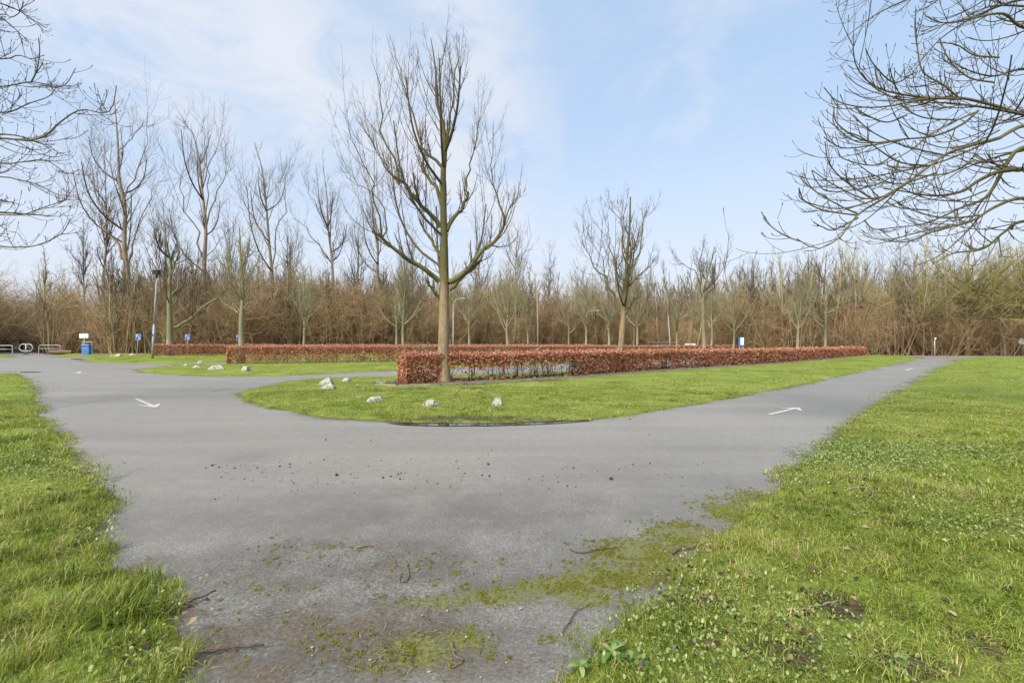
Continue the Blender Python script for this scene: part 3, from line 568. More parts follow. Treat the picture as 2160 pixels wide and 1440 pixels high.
# big overhanging ash trees at both sides of the frame
ASHL = bark('ash_limb_bark', (0.075, 0.067, 0.045), (0.20, 0.18, 0.11), moss=(0.13, 0.135, 0.035), mz=(-5, -4), mamt=.35, sc=3); REDT = bark('reddish_twig', (0.085, 0.055, 0.046), (0.20, 0.13, 0.105), sc=4)
def z8(zx, zy): return (1660 + zx / 2.058, zy / 2.058)
def z7l(zx, zy): return (zx / 2.572, zy / 2.572)
def ash(label, tx, ty, Yd, limbs, seed, toward, extra, mats, H=11.0, reach=(3.2, 5.6), n1=11, zmin=2.75, sl=.25):
    """trunk outside the frame; the traced limbs hang into it, others fill the crown"""
    rg = np.random.default_rng(seed); root = thing("tree", label, "tree", (tx, ty, 0))
    org = np.array((tx, ty, 0.0))
    TP, TR = trunk_tube([(0, 0, -.06), (.05, 0, 2.5), (-.1, .1, 6), (0, 0, H)], .30, .06, 14)
    tubes_obj("trunk", [(TP, TR, 12)], LIMB, root)
    LP, LR = [], []
    for pts, r, y0, y1 in limbs:
        n = len(pts); W = np.array([at(px, py, y0 + (y1 - y0) * i / (n - 1)) - org for i, (px, py) in enumerate(pts)])
        st = TP[0, np.argmin(np.abs(TP[0, :, 2] - max(W[0, 2] - .5, 2.2)))]
        d0 = np.linalg.norm(W[0] - st)
        full = np.concatenate([[st, st * .5 + W[0] * .5 + (0, 0, .12 * d0)], W]) if r > .02 else W
        LP.append(resample(resample(full, 40), 40)); LR.append(.0065 + (r - .0065) * np.linspace(1, 0, 40) ** 1.0)
    for k in range(extra):
        z0 = rg.uniform(2.6, H * .9); st = TP[0, np.argmin(np.abs(TP[0, :, 2] - z0))]; ln = rg.uniform(*reach) * (1.2 - z0 / H * .4)
        az = rg.normal(0, 1.0); d = np.array((toward * math.cos(az), math.sin(az), 0)); rise = rg.uniform(.1, .55) if z0 < 6 else rg.uniform(.3, .8)
        W = np.array([st, st + d * ln * .35 + (0, 0, ln * rise * .45), st + d * ln * .75 + (0, 0, ln * rise * .55), st + d * ln + (0, 0, ln * rise * .35 + .1)])
        LP.append(resample(W, 40)); LR.append(.006 + rg.uniform(.035, .055) * np.linspace(1, 0, 40) ** 1.15)
    LPa, LRa = np.array(LP), np.array(LR)
    hv = (1, 1, .55)
    big = LRa[:, 0] > .02; ok_ = lambda P, q: (P[P[:, :, 2].min(1) > zmin], q[P[:, :, 2].min(1) > zmin])
    S1, q1 = ok_(*grow(rg, LPa[big], LRa[big], n1, .22, 1, 40, 9, sl, .3, .5, .5, .0062, 13, .085, .018, flat=hv, tip=.5, pw=.7, curl=2.2))
    S1b, q1b = ok_(*grow(rg, LPa[~big], LRa[~big], 3, .1, .85, 38, 9, .42, .25, .4, .6, .0055, 12, .09, .016, flat=hv, tip=.6, curl=2.2))
    S2, q2 = grow(rg, S1, q1, 4, .15, 1, 40, 9, .52, .25, .4, .65, .005, 10, .11, .016, flat=hv, tip=.62, curl=2.2)
    S2b, q2b = grow(rg, S1b, q1b, 3, .2, .9, 40, 9, .42, .25, .3, .7, .0048, 8, .12, .016, flat=hv, tip=.62, curl=2.2)
    S2c, q2c = grow(rg, LPa[big], LRa[big], 7, .40, 1, 42, 9, .13, .3, .2, .4, .005, 10, .12, .016, flat=hv, tip=.62, pw=.7, curl=2.2)
    S2d, q2d = grow(rg, LPa[~big], LRa[~big], 5, .1, .95, 42, 9, .2, .3, .3, .6, .0048, 8, .13, .016, flat=hv, tip=.62, curl=2.2)
    S1 = np.concatenate([S1[:, :12], S1b]); q1 = np.concatenate([q1[:, :12], q1b])
    S2, q2 = ok_(np.concatenate([S2, S2c]), np.concatenate([q2, q2c])); S3, q3 = ok_(np.concatenate([S2b, S2d]), np.concatenate([q2b, q2d]))
    nl = sum(1 for l in limbs)
    for k in range(nl): tubes_obj("limb", [(LPa[k:k + 1], LRa[k:k + 1], 8)], mats[0], root)
    # buds: each twig swells at its end
    q2[:, -1] = .0075; q2[:, -2] = .006; q3[:, -1] = .0065
    tubes_obj("crown", [(LPa[nl:], LRa[nl:], 6), (S1, q1, 5), (S2, q2, 4), (S3, q3, 3)], mats[1], root)
    return root
rl = [([(1029, 495), (890, 455), (750, 425), (620, 425), (500, 410), (390, 380), (320, 320), (290, 250), (290, 160)], .046, 8.2, 7.2), ([(740, 420), (680, 370), (590, 310), (565, 200), (555, 110), (562, 40)], .014, 7.5, 7.3), ([(750, 430), (600, 430), (450, 460), (330, 465), (220, 440), (160, 380)], .018, 7.5, 7.0),
      ([(1029, 545), (920, 600), (820, 625), (700, 665), (620, 720), (540, 780), (440, 850), (310, 930), (230, 1030), (130, 1080), (42, 1035)], .046, 7.8, 6.6), ([(830, 480), (760, 540), (640, 590), (500, 605), (380, 620), (290, 610), (205, 540), (205, 470)], .02, 8.0, 7.2),
      ([(1029, 735), (920, 745), (830, 785), (760, 830), (640, 850), (500, 830), (420, 820)], .07, 8.6, 8.2), ([(1029, 640), (960, 700), (870, 850), (760, 900), (600, 970), (480, 985)], .06, 9.0, 9.2), ([(1029, 860), (900, 900), (800, 960), (650, 1000), (520, 1050), (440, 1045)], .055, 8.4, 8.2),
      ([(620, 720), (480, 700), (330, 600), (250, 570)], .014, 7.3, 6.9), ([(540, 780), (400, 860), (230, 905), (70, 870), (52, 815)], .016, 7.1, 6.6), ([(1029, 300), (900, 330), (800, 310), (720, 270)], .05, 8.5, 8.2), ([(1029, 120), (940, 60), (800, 80), (680, 100), (600, 70)], .05, 8.2, 7.8), ([(1029, 960), (940, 1010), (850, 1080), (720, 1100), (640, 1140)], .05, 9.5, 9.6), ([(440, 850), (330, 860), (200, 800), (110, 740)], .013, 6.9, 6.6)]
def z9(zx, zy): return (1316 + zx * .528, zy * .528)
arng = np.random.default_rng(99)
for arc in [[(1000, 570), (930, 550), (850, 490), (838, 425)], [(1110, 560), (900, 592), (830, 570), (800, 548)], [(1085, 615), (1000, 660), (880, 635), (853, 598)], [(1100, 640), (1060, 710), (960, 750), (820, 765), (770, 725), (750, 680)], [(1000, 800), (880, 720), (820, 650), (803, 565)],
            [(935, 855), (860, 820), (760, 760), (716, 692)], [(930, 860), (800, 840), (720, 800), (699, 750)], [(935, 870), (840, 918), (790, 905), (758, 888)], [(960, 880), (1000, 915), (1090, 908)], [(1220, 840), (1100, 830), (1050, 805)], [(1300, 900), (1150, 935), (1060, 962)], [(1160, 290), (1080, 330), (1000, 260), (965, 195)],
            [(1130, 460), (1050, 488), (970, 460), (925, 430)], [(1250, 690), (1100, 735), (1000, 700), (940, 660)], [(1400, 450), (1250, 520), (1130, 610), (1010, 665)], [(1480, 330), (1380, 310), (1300, 240), (1260, 150)], [(1500, 230), (1400, 220), (1330, 180), (1250, 170)], [(1400, 640), (1300, 690), (1170, 700), (1060, 665)],
            [(1450, 760), (1330, 800), (1200, 790), (1090, 740)], [(1420, 860), (1300, 870), (1180, 850), (1060, 790)], [(1330, 480), (1200, 470), (1120, 430), (1100, 380)], [(1500, 520), (1400, 570), (1280, 590), (1180, 560)], [(1340, 370), (1230, 400), (1100, 395), (1000, 350), (950, 290)], [(1500, 960), (1400, 1000), (1320, 1010), (1240, 1050)]]:
    d0 = arng.uniform(6.9, 7.9); rl.append(([(p[0], p[1]) for p in [((zx - 0) * 1, zy) for zx, zy in arc]], .0135, d0, d0 - arng.uniform(.1, .6)))
rl = [([z8(*p) for p in l[0]] if i_ < 14 else [z9(*p) for p in l[0]],) + tuple(l[1:]) for i_, l in enumerate(rl)]
ash("overhanging bare tree on the near right, its drooping upturned branches filling the upper corner", 11.6, 8.8, 8.2, rl, 41, -1, 16, (ASHL, TWIG))
ll = [([(0, 470), (170, 445), (300, 470), (360, 455), (410, 370)], .026, 9.2, 8.8), ([(0, 750), (140, 760), (240, 740), (330, 660), (440, 595), (560, 615), (610, 580), (632, 465)], .034, 9.0, 8.6), ([(0, 885), (110, 880), (250, 870), (360, 940), (430, 920)], .026, 9.6, 9.4),
      ([(0, 960), (100, 975), (200, 1000), (300, 1050), (390, 1070)], .026, 9.4, 9.4), ([(0, 1165), (120, 1165), (250, 1120), (380, 1080)], .026, 9.2, 9.0), ([(0, 1335), (100, 1340), (200, 1330), (330, 1270), (380, 1190)], .026, 9.6, 9.4), ([(0, 320), (100, 300), (170, 320), (240, 300)], .03, 9.0, 8.8), ([(0, 80), (50, 95), (100, 75), (130, 10)], .025, 8.8, 8.6), ([(170, 445), (200, 380), (215, 280), (208, 205)], .013, 9.0, 8.8), ([(0, 610), (160, 560), (270, 520), (310, 460)], .03, 9.2, 9.0)]
ash("overhanging bare tree on the near left, reddish upturned twigs reaching in from the edge", -13.0, 9.6, 9.2, [([z7l(*p) for p in l], r, a, b2) for l, r, a, b2 in ll], 42, 1, 12, (ASHL, REDT), reach=(2.3, 3.5), n1=10, zmin=3.1, sl=.19)

# ------------------------------------------------------------------ wood behind
def shrub(rg, stems=8, H=1.0, spread=.35, sub=7, tw=5, r=.012, t0=.1):
    az = rg.uniform(0, 2 * pi, stems); P = np.zeros((stems, 7, 3)); d = np.stack([np.cos(az) * spread, np.sin(az) * spread, np.ones(stems)], 1); d = unit(d + rg.normal(0, .08, d.shape))
    P[:, 0] = np.stack([np.cos(az) * .12, np.sin(az) * .12, np.full(stems, -.02)], 1) * rg.uniform(.3, 1.6, (stems, 1)); ln = H * rg.uniform(.7, 1.1, stems) / 6
    for k in range(1, 7): d = unit(d + rg.normal(0, .09, d.shape) + (0, 0, .06)); P[:, k] = P[:, k - 1] + d * ln[:, None]
    Rr = r * rg.uniform(.7, 1.3, stems)[:, None] * np.linspace(1, .3, 7)[None]
    A, a = grow(rg, P, Rr, sub, t0, 1, 58, 20, .40, .35, .35, .55, r * .40, 6, .05, .2)
    B, b_ = grow(rg, A, a, tw, .1, 1, 52, 22, .55, .35, .3, .65, r * .30, 4, .03, .22)
    return join_tubes([(P, Rr, 4), (A, a, 3), (B, b_, 3)])
rgs = np.random.default_rng(77); temps = []
for k in range(7):
    V, Q, r = shrub(rgs, stems=[9, 7, 11, 8, 6, 10, 9][k], spread=[.45, .3, .6, .38, .22, .5, .8][k], sub=9, tw=5, r=.0050, t0=[.35, .12, .3, .4, .2, .35, .1][k]); temps.append((V, Q, None, r, 0))
for k in range(3):
    T, A, lv = generic(rgs, H=1.0, th=.3, r0=.012, nl=14, spread=.24, twr=.0011, shoots=4, twigs=4, fine=0, up=.2, lup=.16)
    V, Q, r = join_tubes([(T[0] * np.array((1, 1, 1)), np.maximum(T[1] * np.linspace(1, .15, 14), .002), 5), (A[0], np.minimum(A[1], .0045), 3)] + [(p, np.minimum(q, .0018), 3) for p, q, s in lv if len(p)]); temps.append((V, Q, None, r, 1))
def wood_mat(name, stops, ins=.75):
    m, nt, b = mat(name)
    x = nmath(nt, 'ADD', nmath(nt, 'MULTIPLY', attr(nt, "rnd"), .6), nmath(nt, 'MULTIPLY', N(nt, "ShaderNodeObjectInfo").outputs["Random"], ins))
    x = nmath(nt, 'ADD', x, nmath(nt, 'MULTIPLY', nmath(nt, 'SUBTRACT', noise(nt, .06, 3, .6, kind="World"), .5), .9))
    L(nt, ramp(nt, x, stops), b.inputs["Base Color"]); b.inputs["Roughness"].default_value = .9; b.inputs["Specular IOR Level"].default_value = .1; return m
THK = wood_mat("thicket_twigs", [(0.12, (0.085, 0.056, 0.034)), (0.38, (0.25, 0.155, 0.083)), (0.62, (0.39, 0.265, 0.15)), (0.95, (0.44, 0.34, 0.19))])
SAP = wood_mat("sapling_bark", [(0.05, (0.07, 0.055, 0.04)), (0.5, (0.18, 0.145, 0.10)), (0.95, (0.36, 0.32, 0.2))])
def in_path(x, y, w):
    return inside(PATH, x, y) | (seg_dist(PATH, x, y) < w) | ((seg_dist([(-46, 50), (-78, 89)], x, y, False) < w + 1.6))
NP = 4000
xs = rgs.uniform(-125, 120, NP); dep = rgs.random(NP) ** 1.6 * 38 + .8; ys = front(xs) + dep
ok = ~in_path(xs, ys, .8); xs, ys, dep = xs[ok], ys[ok], dep[ok]
isap = rgs.random(len(xs)) < np.where(dep < 3, .22, .36)
hmax = np.interp(xs, [-125, -60, -30, 0, 40, 60, 120], [10.8, 10.4, 10.2, 10.0, 8.3, 8.6, 9.2])
sc = np.where(isap, rgs.uniform(8, 13, len(xs)), hmax * rgs.uniform(.55, 1.08, len(xs)) * np.where(dep < 2.2, .72, 1))
sc = np.where(rgs.random(len(xs)) < .22 * (dep < 6), sc * .35, sc)
tid = np.where(isap, 7 + rgs.integers(0, 3, len(xs)), rgs.integers(0, 7, len(xs)))
ex = np.concatenate([np.linspace(-112, -68, 90) + rgs.normal(0, 1.5, 90)]); ey = 98 + rgs.uniform(0, 9, 90); xs, ys, sc, tid = np.concatenate([xs, ex]), np.concatenate([ys, ey]), np.concatenate([sc, rgs.uniform(5, 10, 90)]), np.concatenate([tid, rgs.integers(0, 7, 90)])
scatter("undergrowth", temps, np.stack([xs, ys, np.full(len(xs), -.05)], 1), np.stack([rgs.normal(0, .06, len(xs)), rgs.normal(0, .06, len(xs)), rgs.uniform(0, 6.28, len(xs))], 1), sc, tid, [THK, SAP], "dense brown leafless thicket closing off the car park")

# trees of the wood that stand out
WP = [tree_proto(70 + k, (POPL, POPTW), H=18, th=[6, 7.5, 5][k], r0=[.2, .16, .22][k], nl=16, spread=[5, 3.8, 6][k], twr=.014, shoots=5, twigs=5, fine=2, up=.16, lang=[36, 28, 44][k], lup=.13) for k in range(3)]
BP = [tree_proto(80 + k, (POPL, OLIVE), H=11, th=2.4, r0=.2, nl=14, spread=5.2, twr=.014, shoots=6, twigs=5, fine=2, up=.09, lang=56, lup=.1) for k in range(2)]
def wood(proto, H0, px, top, Yd, rz, label, group):
    h = (HOR - top) * Yd / FPX + CAMZ; place_tree(proto, (px - 1080) * Yd / FPX, Yd, h / H0, rz, label, group)
for i, (px, top, Yd, k, lb) in enumerate([
    (217, 330, 66, 1, "slim dark tree close on the left of the tallest poplar"), (178, 455, 64, 1, "thin tree above the thicket over the green and white board"), (340, 425, 68, 0, "bushy-topped tree between the two tallest poplars"),
    (487, 455, 66, 0, "spreading tree above the thicket directly over the mossy trunk"), (620, 485, 76, 2, "twiggy dark tree between the slim poplar and the wide-limbed one"), (752, 470, 80, 0, "thin upright tree just left of the leaning poplar"),
    (870, 480, 84, 1, "upright tree of the wood seen through the left side of the biggest tree"), (1015, 480, 84, 0, "tree of the wood seen through the right side of the biggest tree"), (1094, 488, 80, 2, "dark many-stemmed tree above the tree with the moss band"),
    (1160, 522, 88, 1, "narrow vase-shaped tree above the wood, alone in the gap"), (1216, 560, 92, 1, "small thin spire tree above the wood near the flat-headed lamp"), (1592, 562, 62, 2, "dark gnarled tree standing above the notice board"), (1550, 585, 70, 2, "dark round-headed tree left of the gnarled one"), (1640, 590, 78, 0, "grey tree in the wood between the gnarled tree and the first spire"),
    (1680, 545, 88, 1, "first of the grey spire trees on the right skyline, above the rounded pale tree"), (1764, 552, 92, 1, "grey spire tree above the right end of the front hedge"), (1798, 537, 95, 0, "spire tree left of the tallest middle spire on the right"), (1826, 524, 95, 1, "tallest middle spire of the grey trees on the right skyline"), (1850, 533, 90, 0, "dense spire tree left of the paired trunks"),
    (1893, 518, 84, 1, "left trunk of the paired tall grey trees on the right skyline"), (1900, 520, 85, 1, "right trunk of the paired tall grey trees on the right skyline"), (1926, 532, 90, 1, "last tall grey tree right of the paired trunks"), (1972, 575, 84, 2, "small dark tree on the right skyline above the triangular sign")]):
    wood(WP[k], 18, px, top, Yd, i * 1.7, lb, "grey trees along the skyline")
G2 = "bare trees crowding the wood behind the thicket"; L2 = "bare brown tree among many in the wood behind the thicket"
for k in range(125):
    x = rgs.uniform(-105, 100); y = front(x) + rgs.uniform(1.0, 20)
    if in_path(x, y, 2): continue
    pr, h0 = (WP[k % 3], 18) if k % 3 else (BP[k % 2], 11)
    place_tree(pr, x, y, (rgs.uniform(8.0, 12.5) if x < 2 else rgs.uniform(6.8, 9.4)) / h0, rgs.uniform(0, 6.28), L2, G2)
# broad olive tree hanging over the far end of the right lawn
OL = []
for k in range(2):
    T, A, lv = generic(np.random.default_rng(91 + k), H=9.5, th=2.2, r0=.24, nl=30, spread=[6.6, 5.8][k], twr=.012, shoots=9, twigs=7, fine=2, up=.01, lang=60, lup=.035)
    V, Q, r = join_tubes([(T[0], T[1], 10), (A[0], np.minimum(A[1], .055), 5)]); t = mesh_np("trunk", V, quads=Q, mats=[LIMB], attrs={"rnd": r}, smooth=True)
    V, Q, r = join_tubes([(lv[0][0], np.minimum(lv[0][1], .022), 3)] + lv[1:]); OL.append((t, mesh_np("crown", V, quads=Q, mats=[OLIVE], attrs={"rnd": r})))
OG = "olive trees by the right lawn"
place_tree(OL[0], 49.5, 51.5, 1.05, .4, "broad olive-green twiggy tree spreading over the wood's edge at the far right", OG)
place_tree(OL[1], 55.5, 50.5, 1.22, 2.1, "tall olive-green twiggy tree cut by the right edge of the picture", OG)
place_tree(OL[1], 44.8, 54, .85, 4.0, "lower olive twiggy tree tucked between the triangular sign and the broad olive tree", OG)
place_tree(OL[0], 62, 48.5, 1.2, 5.0, "large olive twiggy tree beyond the right edge of the lawn", OG)

# ------------------------------------------------------------------ hedges
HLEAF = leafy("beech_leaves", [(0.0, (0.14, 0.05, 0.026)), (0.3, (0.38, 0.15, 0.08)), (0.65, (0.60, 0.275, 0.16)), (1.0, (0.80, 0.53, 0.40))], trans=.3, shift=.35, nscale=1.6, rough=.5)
HSTEM = bark("hedge_stem_bark", (0.035, 0.03, 0.02), (0.11, 0.095, 0.06), sc=6)
def hedge(label, pts, width, heights, n_leaf, gaps, seed, leaf=.05):
    """front base line; the hedge lies behind it"""
    rg = np.random.default_rng(seed); root = thing("hedge", label, "hedge", (pts[0][0], pts[0][1], 0), 0, "copper beech hedges of the car park")
    o = np.array((pts[0][0], pts[0][1], 0.0))
    C = resample([(x, y, 0) for x, y in pts], 80) - o; seg = np.linalg.norm(np.diff(C, axis=0), axis=1); cum = np.concatenate([[0], np.cumsum(seg)]); Lg = cum[-1]
    tg = unit(np.gradient(C, axis=0)); nm = np.stack([-tg[:, 1], tg[:, 0], tg[:, 2] * 0], 1)
    def place(s, off, z):
        c = np.stack([np.interp(s, cum, C[:, i]) for i in range(3)], 1); n = unit(np.stack([np.interp(s, cum, nm[:, i]) for i in range(3)], 1)); c = c + n * off[:, None]; c[:, 2] = z; return c, n
    H = lambda s: np.interp(s / Lg, np.linspace(0, 1, len(heights)), heights)
    # leaves: more near the viewer, so sample s with a density falling with distance; leaf size grows to match
    s = rg.random(n_leaf * 3) * Lg; c0, _ = place(s, np.zeros(len(s)), 0 * s); dist = np.hypot(c0[:, 0] + o[0], c0[:, 1] + o[1])
    dmin = dist.min(); w = (dmin / dist) ** 1.15; keep = rg.random(len(s)) < w * 1.0; s, dist = s[keep][:n_leaf], dist[keep][:n_leaf]; K = len(s)
    h = H(s) + .09 * (fbm(s, s * 0 + seed, .9, 5, 4) - .5)
    face = rg.random(K); off = np.empty(K); z = np.empty(K)
    top = face < .40; fr = (face >= .40) & (face < .78); bk = face >= .78
    off[top] = rg.uniform(-.02, width + .02, top.sum()); z[top] = (h - rg.normal(.05, .065, K))[top]
    depth = np.abs(rg.normal(0, .10, K)); zz = rg.random(K) ** .72
    off[fr] = depth[fr]; off[bk] = width - depth[bk]; z[fr | bk] = (.04 + zz * (h - .04))[fr | bk]
    # end caps
    e = rg.random(K) < .5 * width / Lg; s[e] = np.abs(rg.normal(0, .08, e.sum())); off[e] = rg.uniform(0, width, e.sum()); z[e] = (rg.random(e.sum()) ** .8) * h[e]
    dn = fbm(s, z * .8 + 7, 1.3, seed + 1, 3) * .75 + .25 * vnoise(s, z, 5, seed + 3)
    thr = np.zeros(K)
    for a, b2, g in gaps: thr = np.maximum(thr, g * sst(s, a - .8, a + .6) * (1 - sst(s, b2 - .8, b2 + .8)))
    lowz = (1 - sst(z / h, .42, .84)) * (.5 + .5 * sst(z / h, .02, .3))
    keep = (dn > .33 + .30 * lowz * thr + .07 * lowz) | (rg.random(K) > .45 + .5 * lowz * np.clip(thr + .1, 0, 1)) & (dn > .22)
    keep |= top & (rg.random(K) < .9)
    s, off, z, dist = s[keep], off[keep], z[keep], dist[keep]; K = len(s)
    P, n = place(s, off + rg.normal(0, .025, K), np.maximum(z + rg.normal(0, .012, K), .02))
    size = leaf * rg.uniform(.65, 1.35, K) * (dist / dmin) ** .55
    d1 = unit(rg.normal(size=(K, 3)) * (1, 1, .7)); d2 = unit(np.cross(d1, unit(rg.normal(size=(K, 3)))))
    nrm = np.cross(d1, d2); cv = rg.uniform(-.45, .55, K)[:, None]
    V = np.stack([P - d1 * size[:, None] * .5, P + d2 * size[:, None] * .33 + nrm * size[:, None] * cv, P + d1 * size[:, None] * .55, P - d2 * size[:, None] * .33 + nrm * size[:, None] * cv], 1).reshape(-1, 3)
    idx = np.arange(K)[:, None] * 4; T = np.concatenate([idx + (0, 1, 2), idx + (0, 2, 3)])
    rnd = np.clip(rg.normal(.5, .22, K) + .16 * (z / 1.0 - .5), 0, 1)  # upper leaves paler: skylight on the hedge top put into the colour
    f = link("foliage", mesh_np("foliage", V, tris=T, mats=[HLEAF], attrs={"rnd": np.repeat(rnd, 4)}), root); f["kind"] = "stuff"
    # stems with their own side twigs
    ns = int(Lg / .13); s = np.sort(rg.random(ns) * Lg); s = s[rg.random(ns) < np.clip(26 / np.hypot(*(place(s, s * 0, s * 0)[0][:, :2] + o[:2]).T), .4, 1)]; ns = len(s)
    b0, _ = place(s, rg.choice([.30, .58], ns) * width + rg.normal(0, .05, ns), np.full(ns, -.02)); hh = H(s) * rg.uniform(.75, .97, ns)
    SP = np.zeros((ns, 6, 3)); SP[:, 0] = b0; dd = unit(np.stack([rg.normal(0, .09, ns), rg.normal(0, .09, ns), np.ones(ns)], 1))
    for k in range(1, 6): dd = unit(dd + rg.normal(0, .07, dd.shape) + (0, 0, .05)); SP[:, k] = SP[:, k - 1] + dd * (hh / 5)[:, None]
    SR = rg.uniform(.008, .017, ns)[:, None] * np.linspace(1, .45, 6)[None]
    A, a = grow(rg, SP, SR, 6, .15, 1, 52, 14, .36, .3, .2, .5, .0035, 5, .06, .14)
    st = tubes_obj("stems", [(SP, SR, 4), (A, a, 3)], HSTEM, root); st["kind"] = "stuff"
    return root
HA = [(-3.45, 15.45), (1.9, 18.7), (7.5, 23.6), (17.7, 31.6), (37.2, 49.6)]
HB = [(-18.15, 30.1), (-8.4, 33.8), (8, 45.5), (30, 62)]
HC = [(-35.6, 47), (-22, 52.5), (-5, 60), (12, 69)]
hedge("front copper beech hedge, longest and nearest, bare stems showing at its near end", HA, .95, [1.06, 1.04, .98, .93, .90, .86], 120000, [(1.6, 7.6, .95), (15, 19, .35), (0, 1.2, .55)], 61, .064)
hedge("second copper beech hedge, across the lane from the biggest tree", HB, .95, [1.18, 1.12, 1.0, .95], 90000, [(8, 30, .1)], 62, .075)
hedge("farthest copper beech hedge, running behind the lamp post", HC, .95, [1.16, 1.1, 1.05, 1.0], 50000, [(6, 16, .1)], 63, .10)

# bed of the front hedge: dark soil and a low concrete edging, stone by stone
SOIL = simple("bed_soil", (0.075, 0.05, 0.033), .95, 0, .45, 9, .8)
def offset_line(pts, off, n=60):
    C = resample([(x, y, 0) for x, y in pts], n); t = unit(np.gradient(C, axis=0)); return C + np.stack([-t[:, 1], t[:, 0], 0 * t[:, 0]], 1) * off
fr, bk = offset_line(HA, -.42), offset_line(HA, 1.35); cap = [fr[0] + np.array((-1.0, .35, 0)), fr[0] + np.array((-1.15, .9, 0)), bk[0] + np.array((-.7, -.1, 0))]
bed = np.concatenate([fr[::-1], cap, bk])[:, :2]
sel = inside(bed, cx, cy); dbed = seg_dist(bed, X, Y)
tag(link("soil", submesh("soil", sel, .062 + .05 * sst(dbed, 0, .3) + .03 * fbm(X, Y, 3, 8), [SOIL], {})), "dark bare soil bed under the front hedge", kind="structure")
CONC = simple("edging_concrete", (0.27, 0.25, 0.18), .9, 0, .35, 5, .5)
ko = tag(thing("kerb", "low mossy concrete edging round the bed of the front hedge", None), kind="structure")
line = resample(np.concatenate([cap[::-1], offset_line(HA, -.5)]), 400); cl = np.concatenate([[0], np.cumsum(np.linalg.norm(np.diff(line, axis=0), axis=1))])
kb_ = MB().box((0, 0, .0), (.985, .07, .16)); stone0 = kb_.build("edging_stone", CONC, ko); nk = int(cl[-1] // 1.0)
for k in range(nk):
    o = stone0 if k == 0 else stone0.copy()
    if k: COL.objects.link(o)
    p = [np.interp(k + .5, cl, line[:, i]) for i in (0, 1)]; q = [np.interp(k + .9, cl, line[:, i]) - np.interp(k + .1, cl, line[:, i]) for i in (0, 1)]
    o.location = (p[0], p[1], .062 + rng.normal(0, .006)); o.rotation_euler = (rng.normal(0, .04), rng.normal(0, .01), math.atan2(q[1], q[0])); o.parent = ko
# ivy-like green shoots growing through the hedge tops
IVY = leafy("bramble_leaves", [(0, (0.05, 0.07, 0.02)), (.6, (0.15, 0.17, 0.06)), (1, (0.30, 0.27, 0.14))], .3, .2)
def sprig(px, py, Yd, w, h, label):
    rg = np.random.default_rng(int(px)); c = at(px, py, Yd); root = thing("bramble", label, "bramble", (c[0], c[1], 0), 0, "bramble sprays over the hedges")
    zt = c[2]; n = 14; st = np.zeros((n, 6, 3)); st[:, 0] = np.stack([rg.normal(0, w * .2, n), rg.normal(0, .2, n), np.full(n, .05)], 1); dd = unit(np.stack([rg.normal(0, .25, n), rg.normal(0, .2, n), np.ones(n)], 1)); ln = (zt + h * rg.random(n)) / 5
    for k in range(1, 6): dd = unit(dd + rg.normal(0, .12, dd.shape) - (0, 0, .16 * (k > 3))); st[:, k] = st[:, k - 1] + dd * ln[:, None]
    tubes_obj("stems", [(st, np.full((n, 6), .007), 3)], PALETWIG, root)["kind"] = "stuff"
    K = 260; i = rg.integers(0, n, K); t = rg.integers(3, 6, K); P = st[i, t] + rg.normal(0, .10, (K, 3)) * (w * 2, 1, 1); sz = rg.uniform(.025, .05, K)[:, None]
    d1 = unit(rg.normal(size=(K, 3))); d2 = unit(np.cross(d1, rg.normal(size=(K, 3)))); V = np.stack([P - d1 * sz, P + d2 * sz * .7, P + d1 * sz, P - d2 * sz * .7], 1).reshape(-1, 3); ix = np.arange(K)[:, None] * 4
    f = link("leaves", mesh_np("leaves", V, tris=np.concatenate([ix + (0, 1, 2), ix + (0, 2, 3)]), mats=[IVY], attrs={"rnd": np.repeat(rg.random(K), 4)}), root); f["kind"] = "stuff"
sprig(885, 727, 24, .6, .1, "pale bramble spray over the second hedge just left of the biggest trunk")
sprig(1258, 735, 25.5, .8, .1, "pale bramble spray behind the front hedge just left of the medium tree")
sprig(1365, 733, 27, .7, .08, "pale bramble spray behind the front hedge right of the medium tree")
sprig(1055, 728, 26, .4, .08, "small bramble spray above the hedges right of the curved lamp post")

# ------------------------------------------------------------------ grass
GRASS = leafy("grass_blades", [(0.0, (0.075, 0.11, 0.014)), (0.32, (0.20, 0.275, 0.03)), (0.58, (0.34, 0.405, 0.06)), (0.80, (0.49, 0.46, 0.15)), (1.0, (0.62, 0.50, 0.27))], trans=.38, shift=1.0, nscale=.9, rough=.45, inst=.4)
def tuft(rg, n, rad, hmin, hmax, wd, lean=.5):
    a = rg.uniform(0, 2 * pi, n); r = rad * np.sqrt(rg.random(n)); b0 = np.stack([r * np.cos(a), r * np.sin(a), np.full(n, -.012)], 1)
    az = rg.uniform(0, 2 * pi, n); h = rg.uniform(hmin, hmax, n); ln = np.abs(rg.normal(0, lean, n))[:, None]
    d = np.stack([np.cos(az), np.sin(az), 0 * az], 1); sd = np.stack([-np.sin(az), np.cos(az), 0 * az], 1) * (wd * rg.uniform(.6, 1.3, n))[:, None] * .5
    mid = b0 + d * (h[:, None] * ln * .4) + np.stack([0 * h, 0 * h, h * .58], 1); tip = b0 + d * (h[:, None] * (ln * 1.15 + .1)) + np.stack([0 * h, 0 * h, h * np.clip(1 - .35 * ln[:, 0], .35, 1)], 1)
    V = np.stack([b0 - sd, b0 + sd, mid + sd * .8, mid - sd * .8, tip], 1).reshape(-1, 3); ix = np.arange(n)[:, None] * 5
    return V, ix + (0, 1, 2, 3), ix + (3, 2, 4), np.repeat(np.clip(rg.normal(.45, .24, n), 0, 1), 5), 0
gt = []
rg = np.random.default_rng(5)
for k in range(4): gt.append(tuft(rg, 110, .13, .03, .085, .0042, .6))
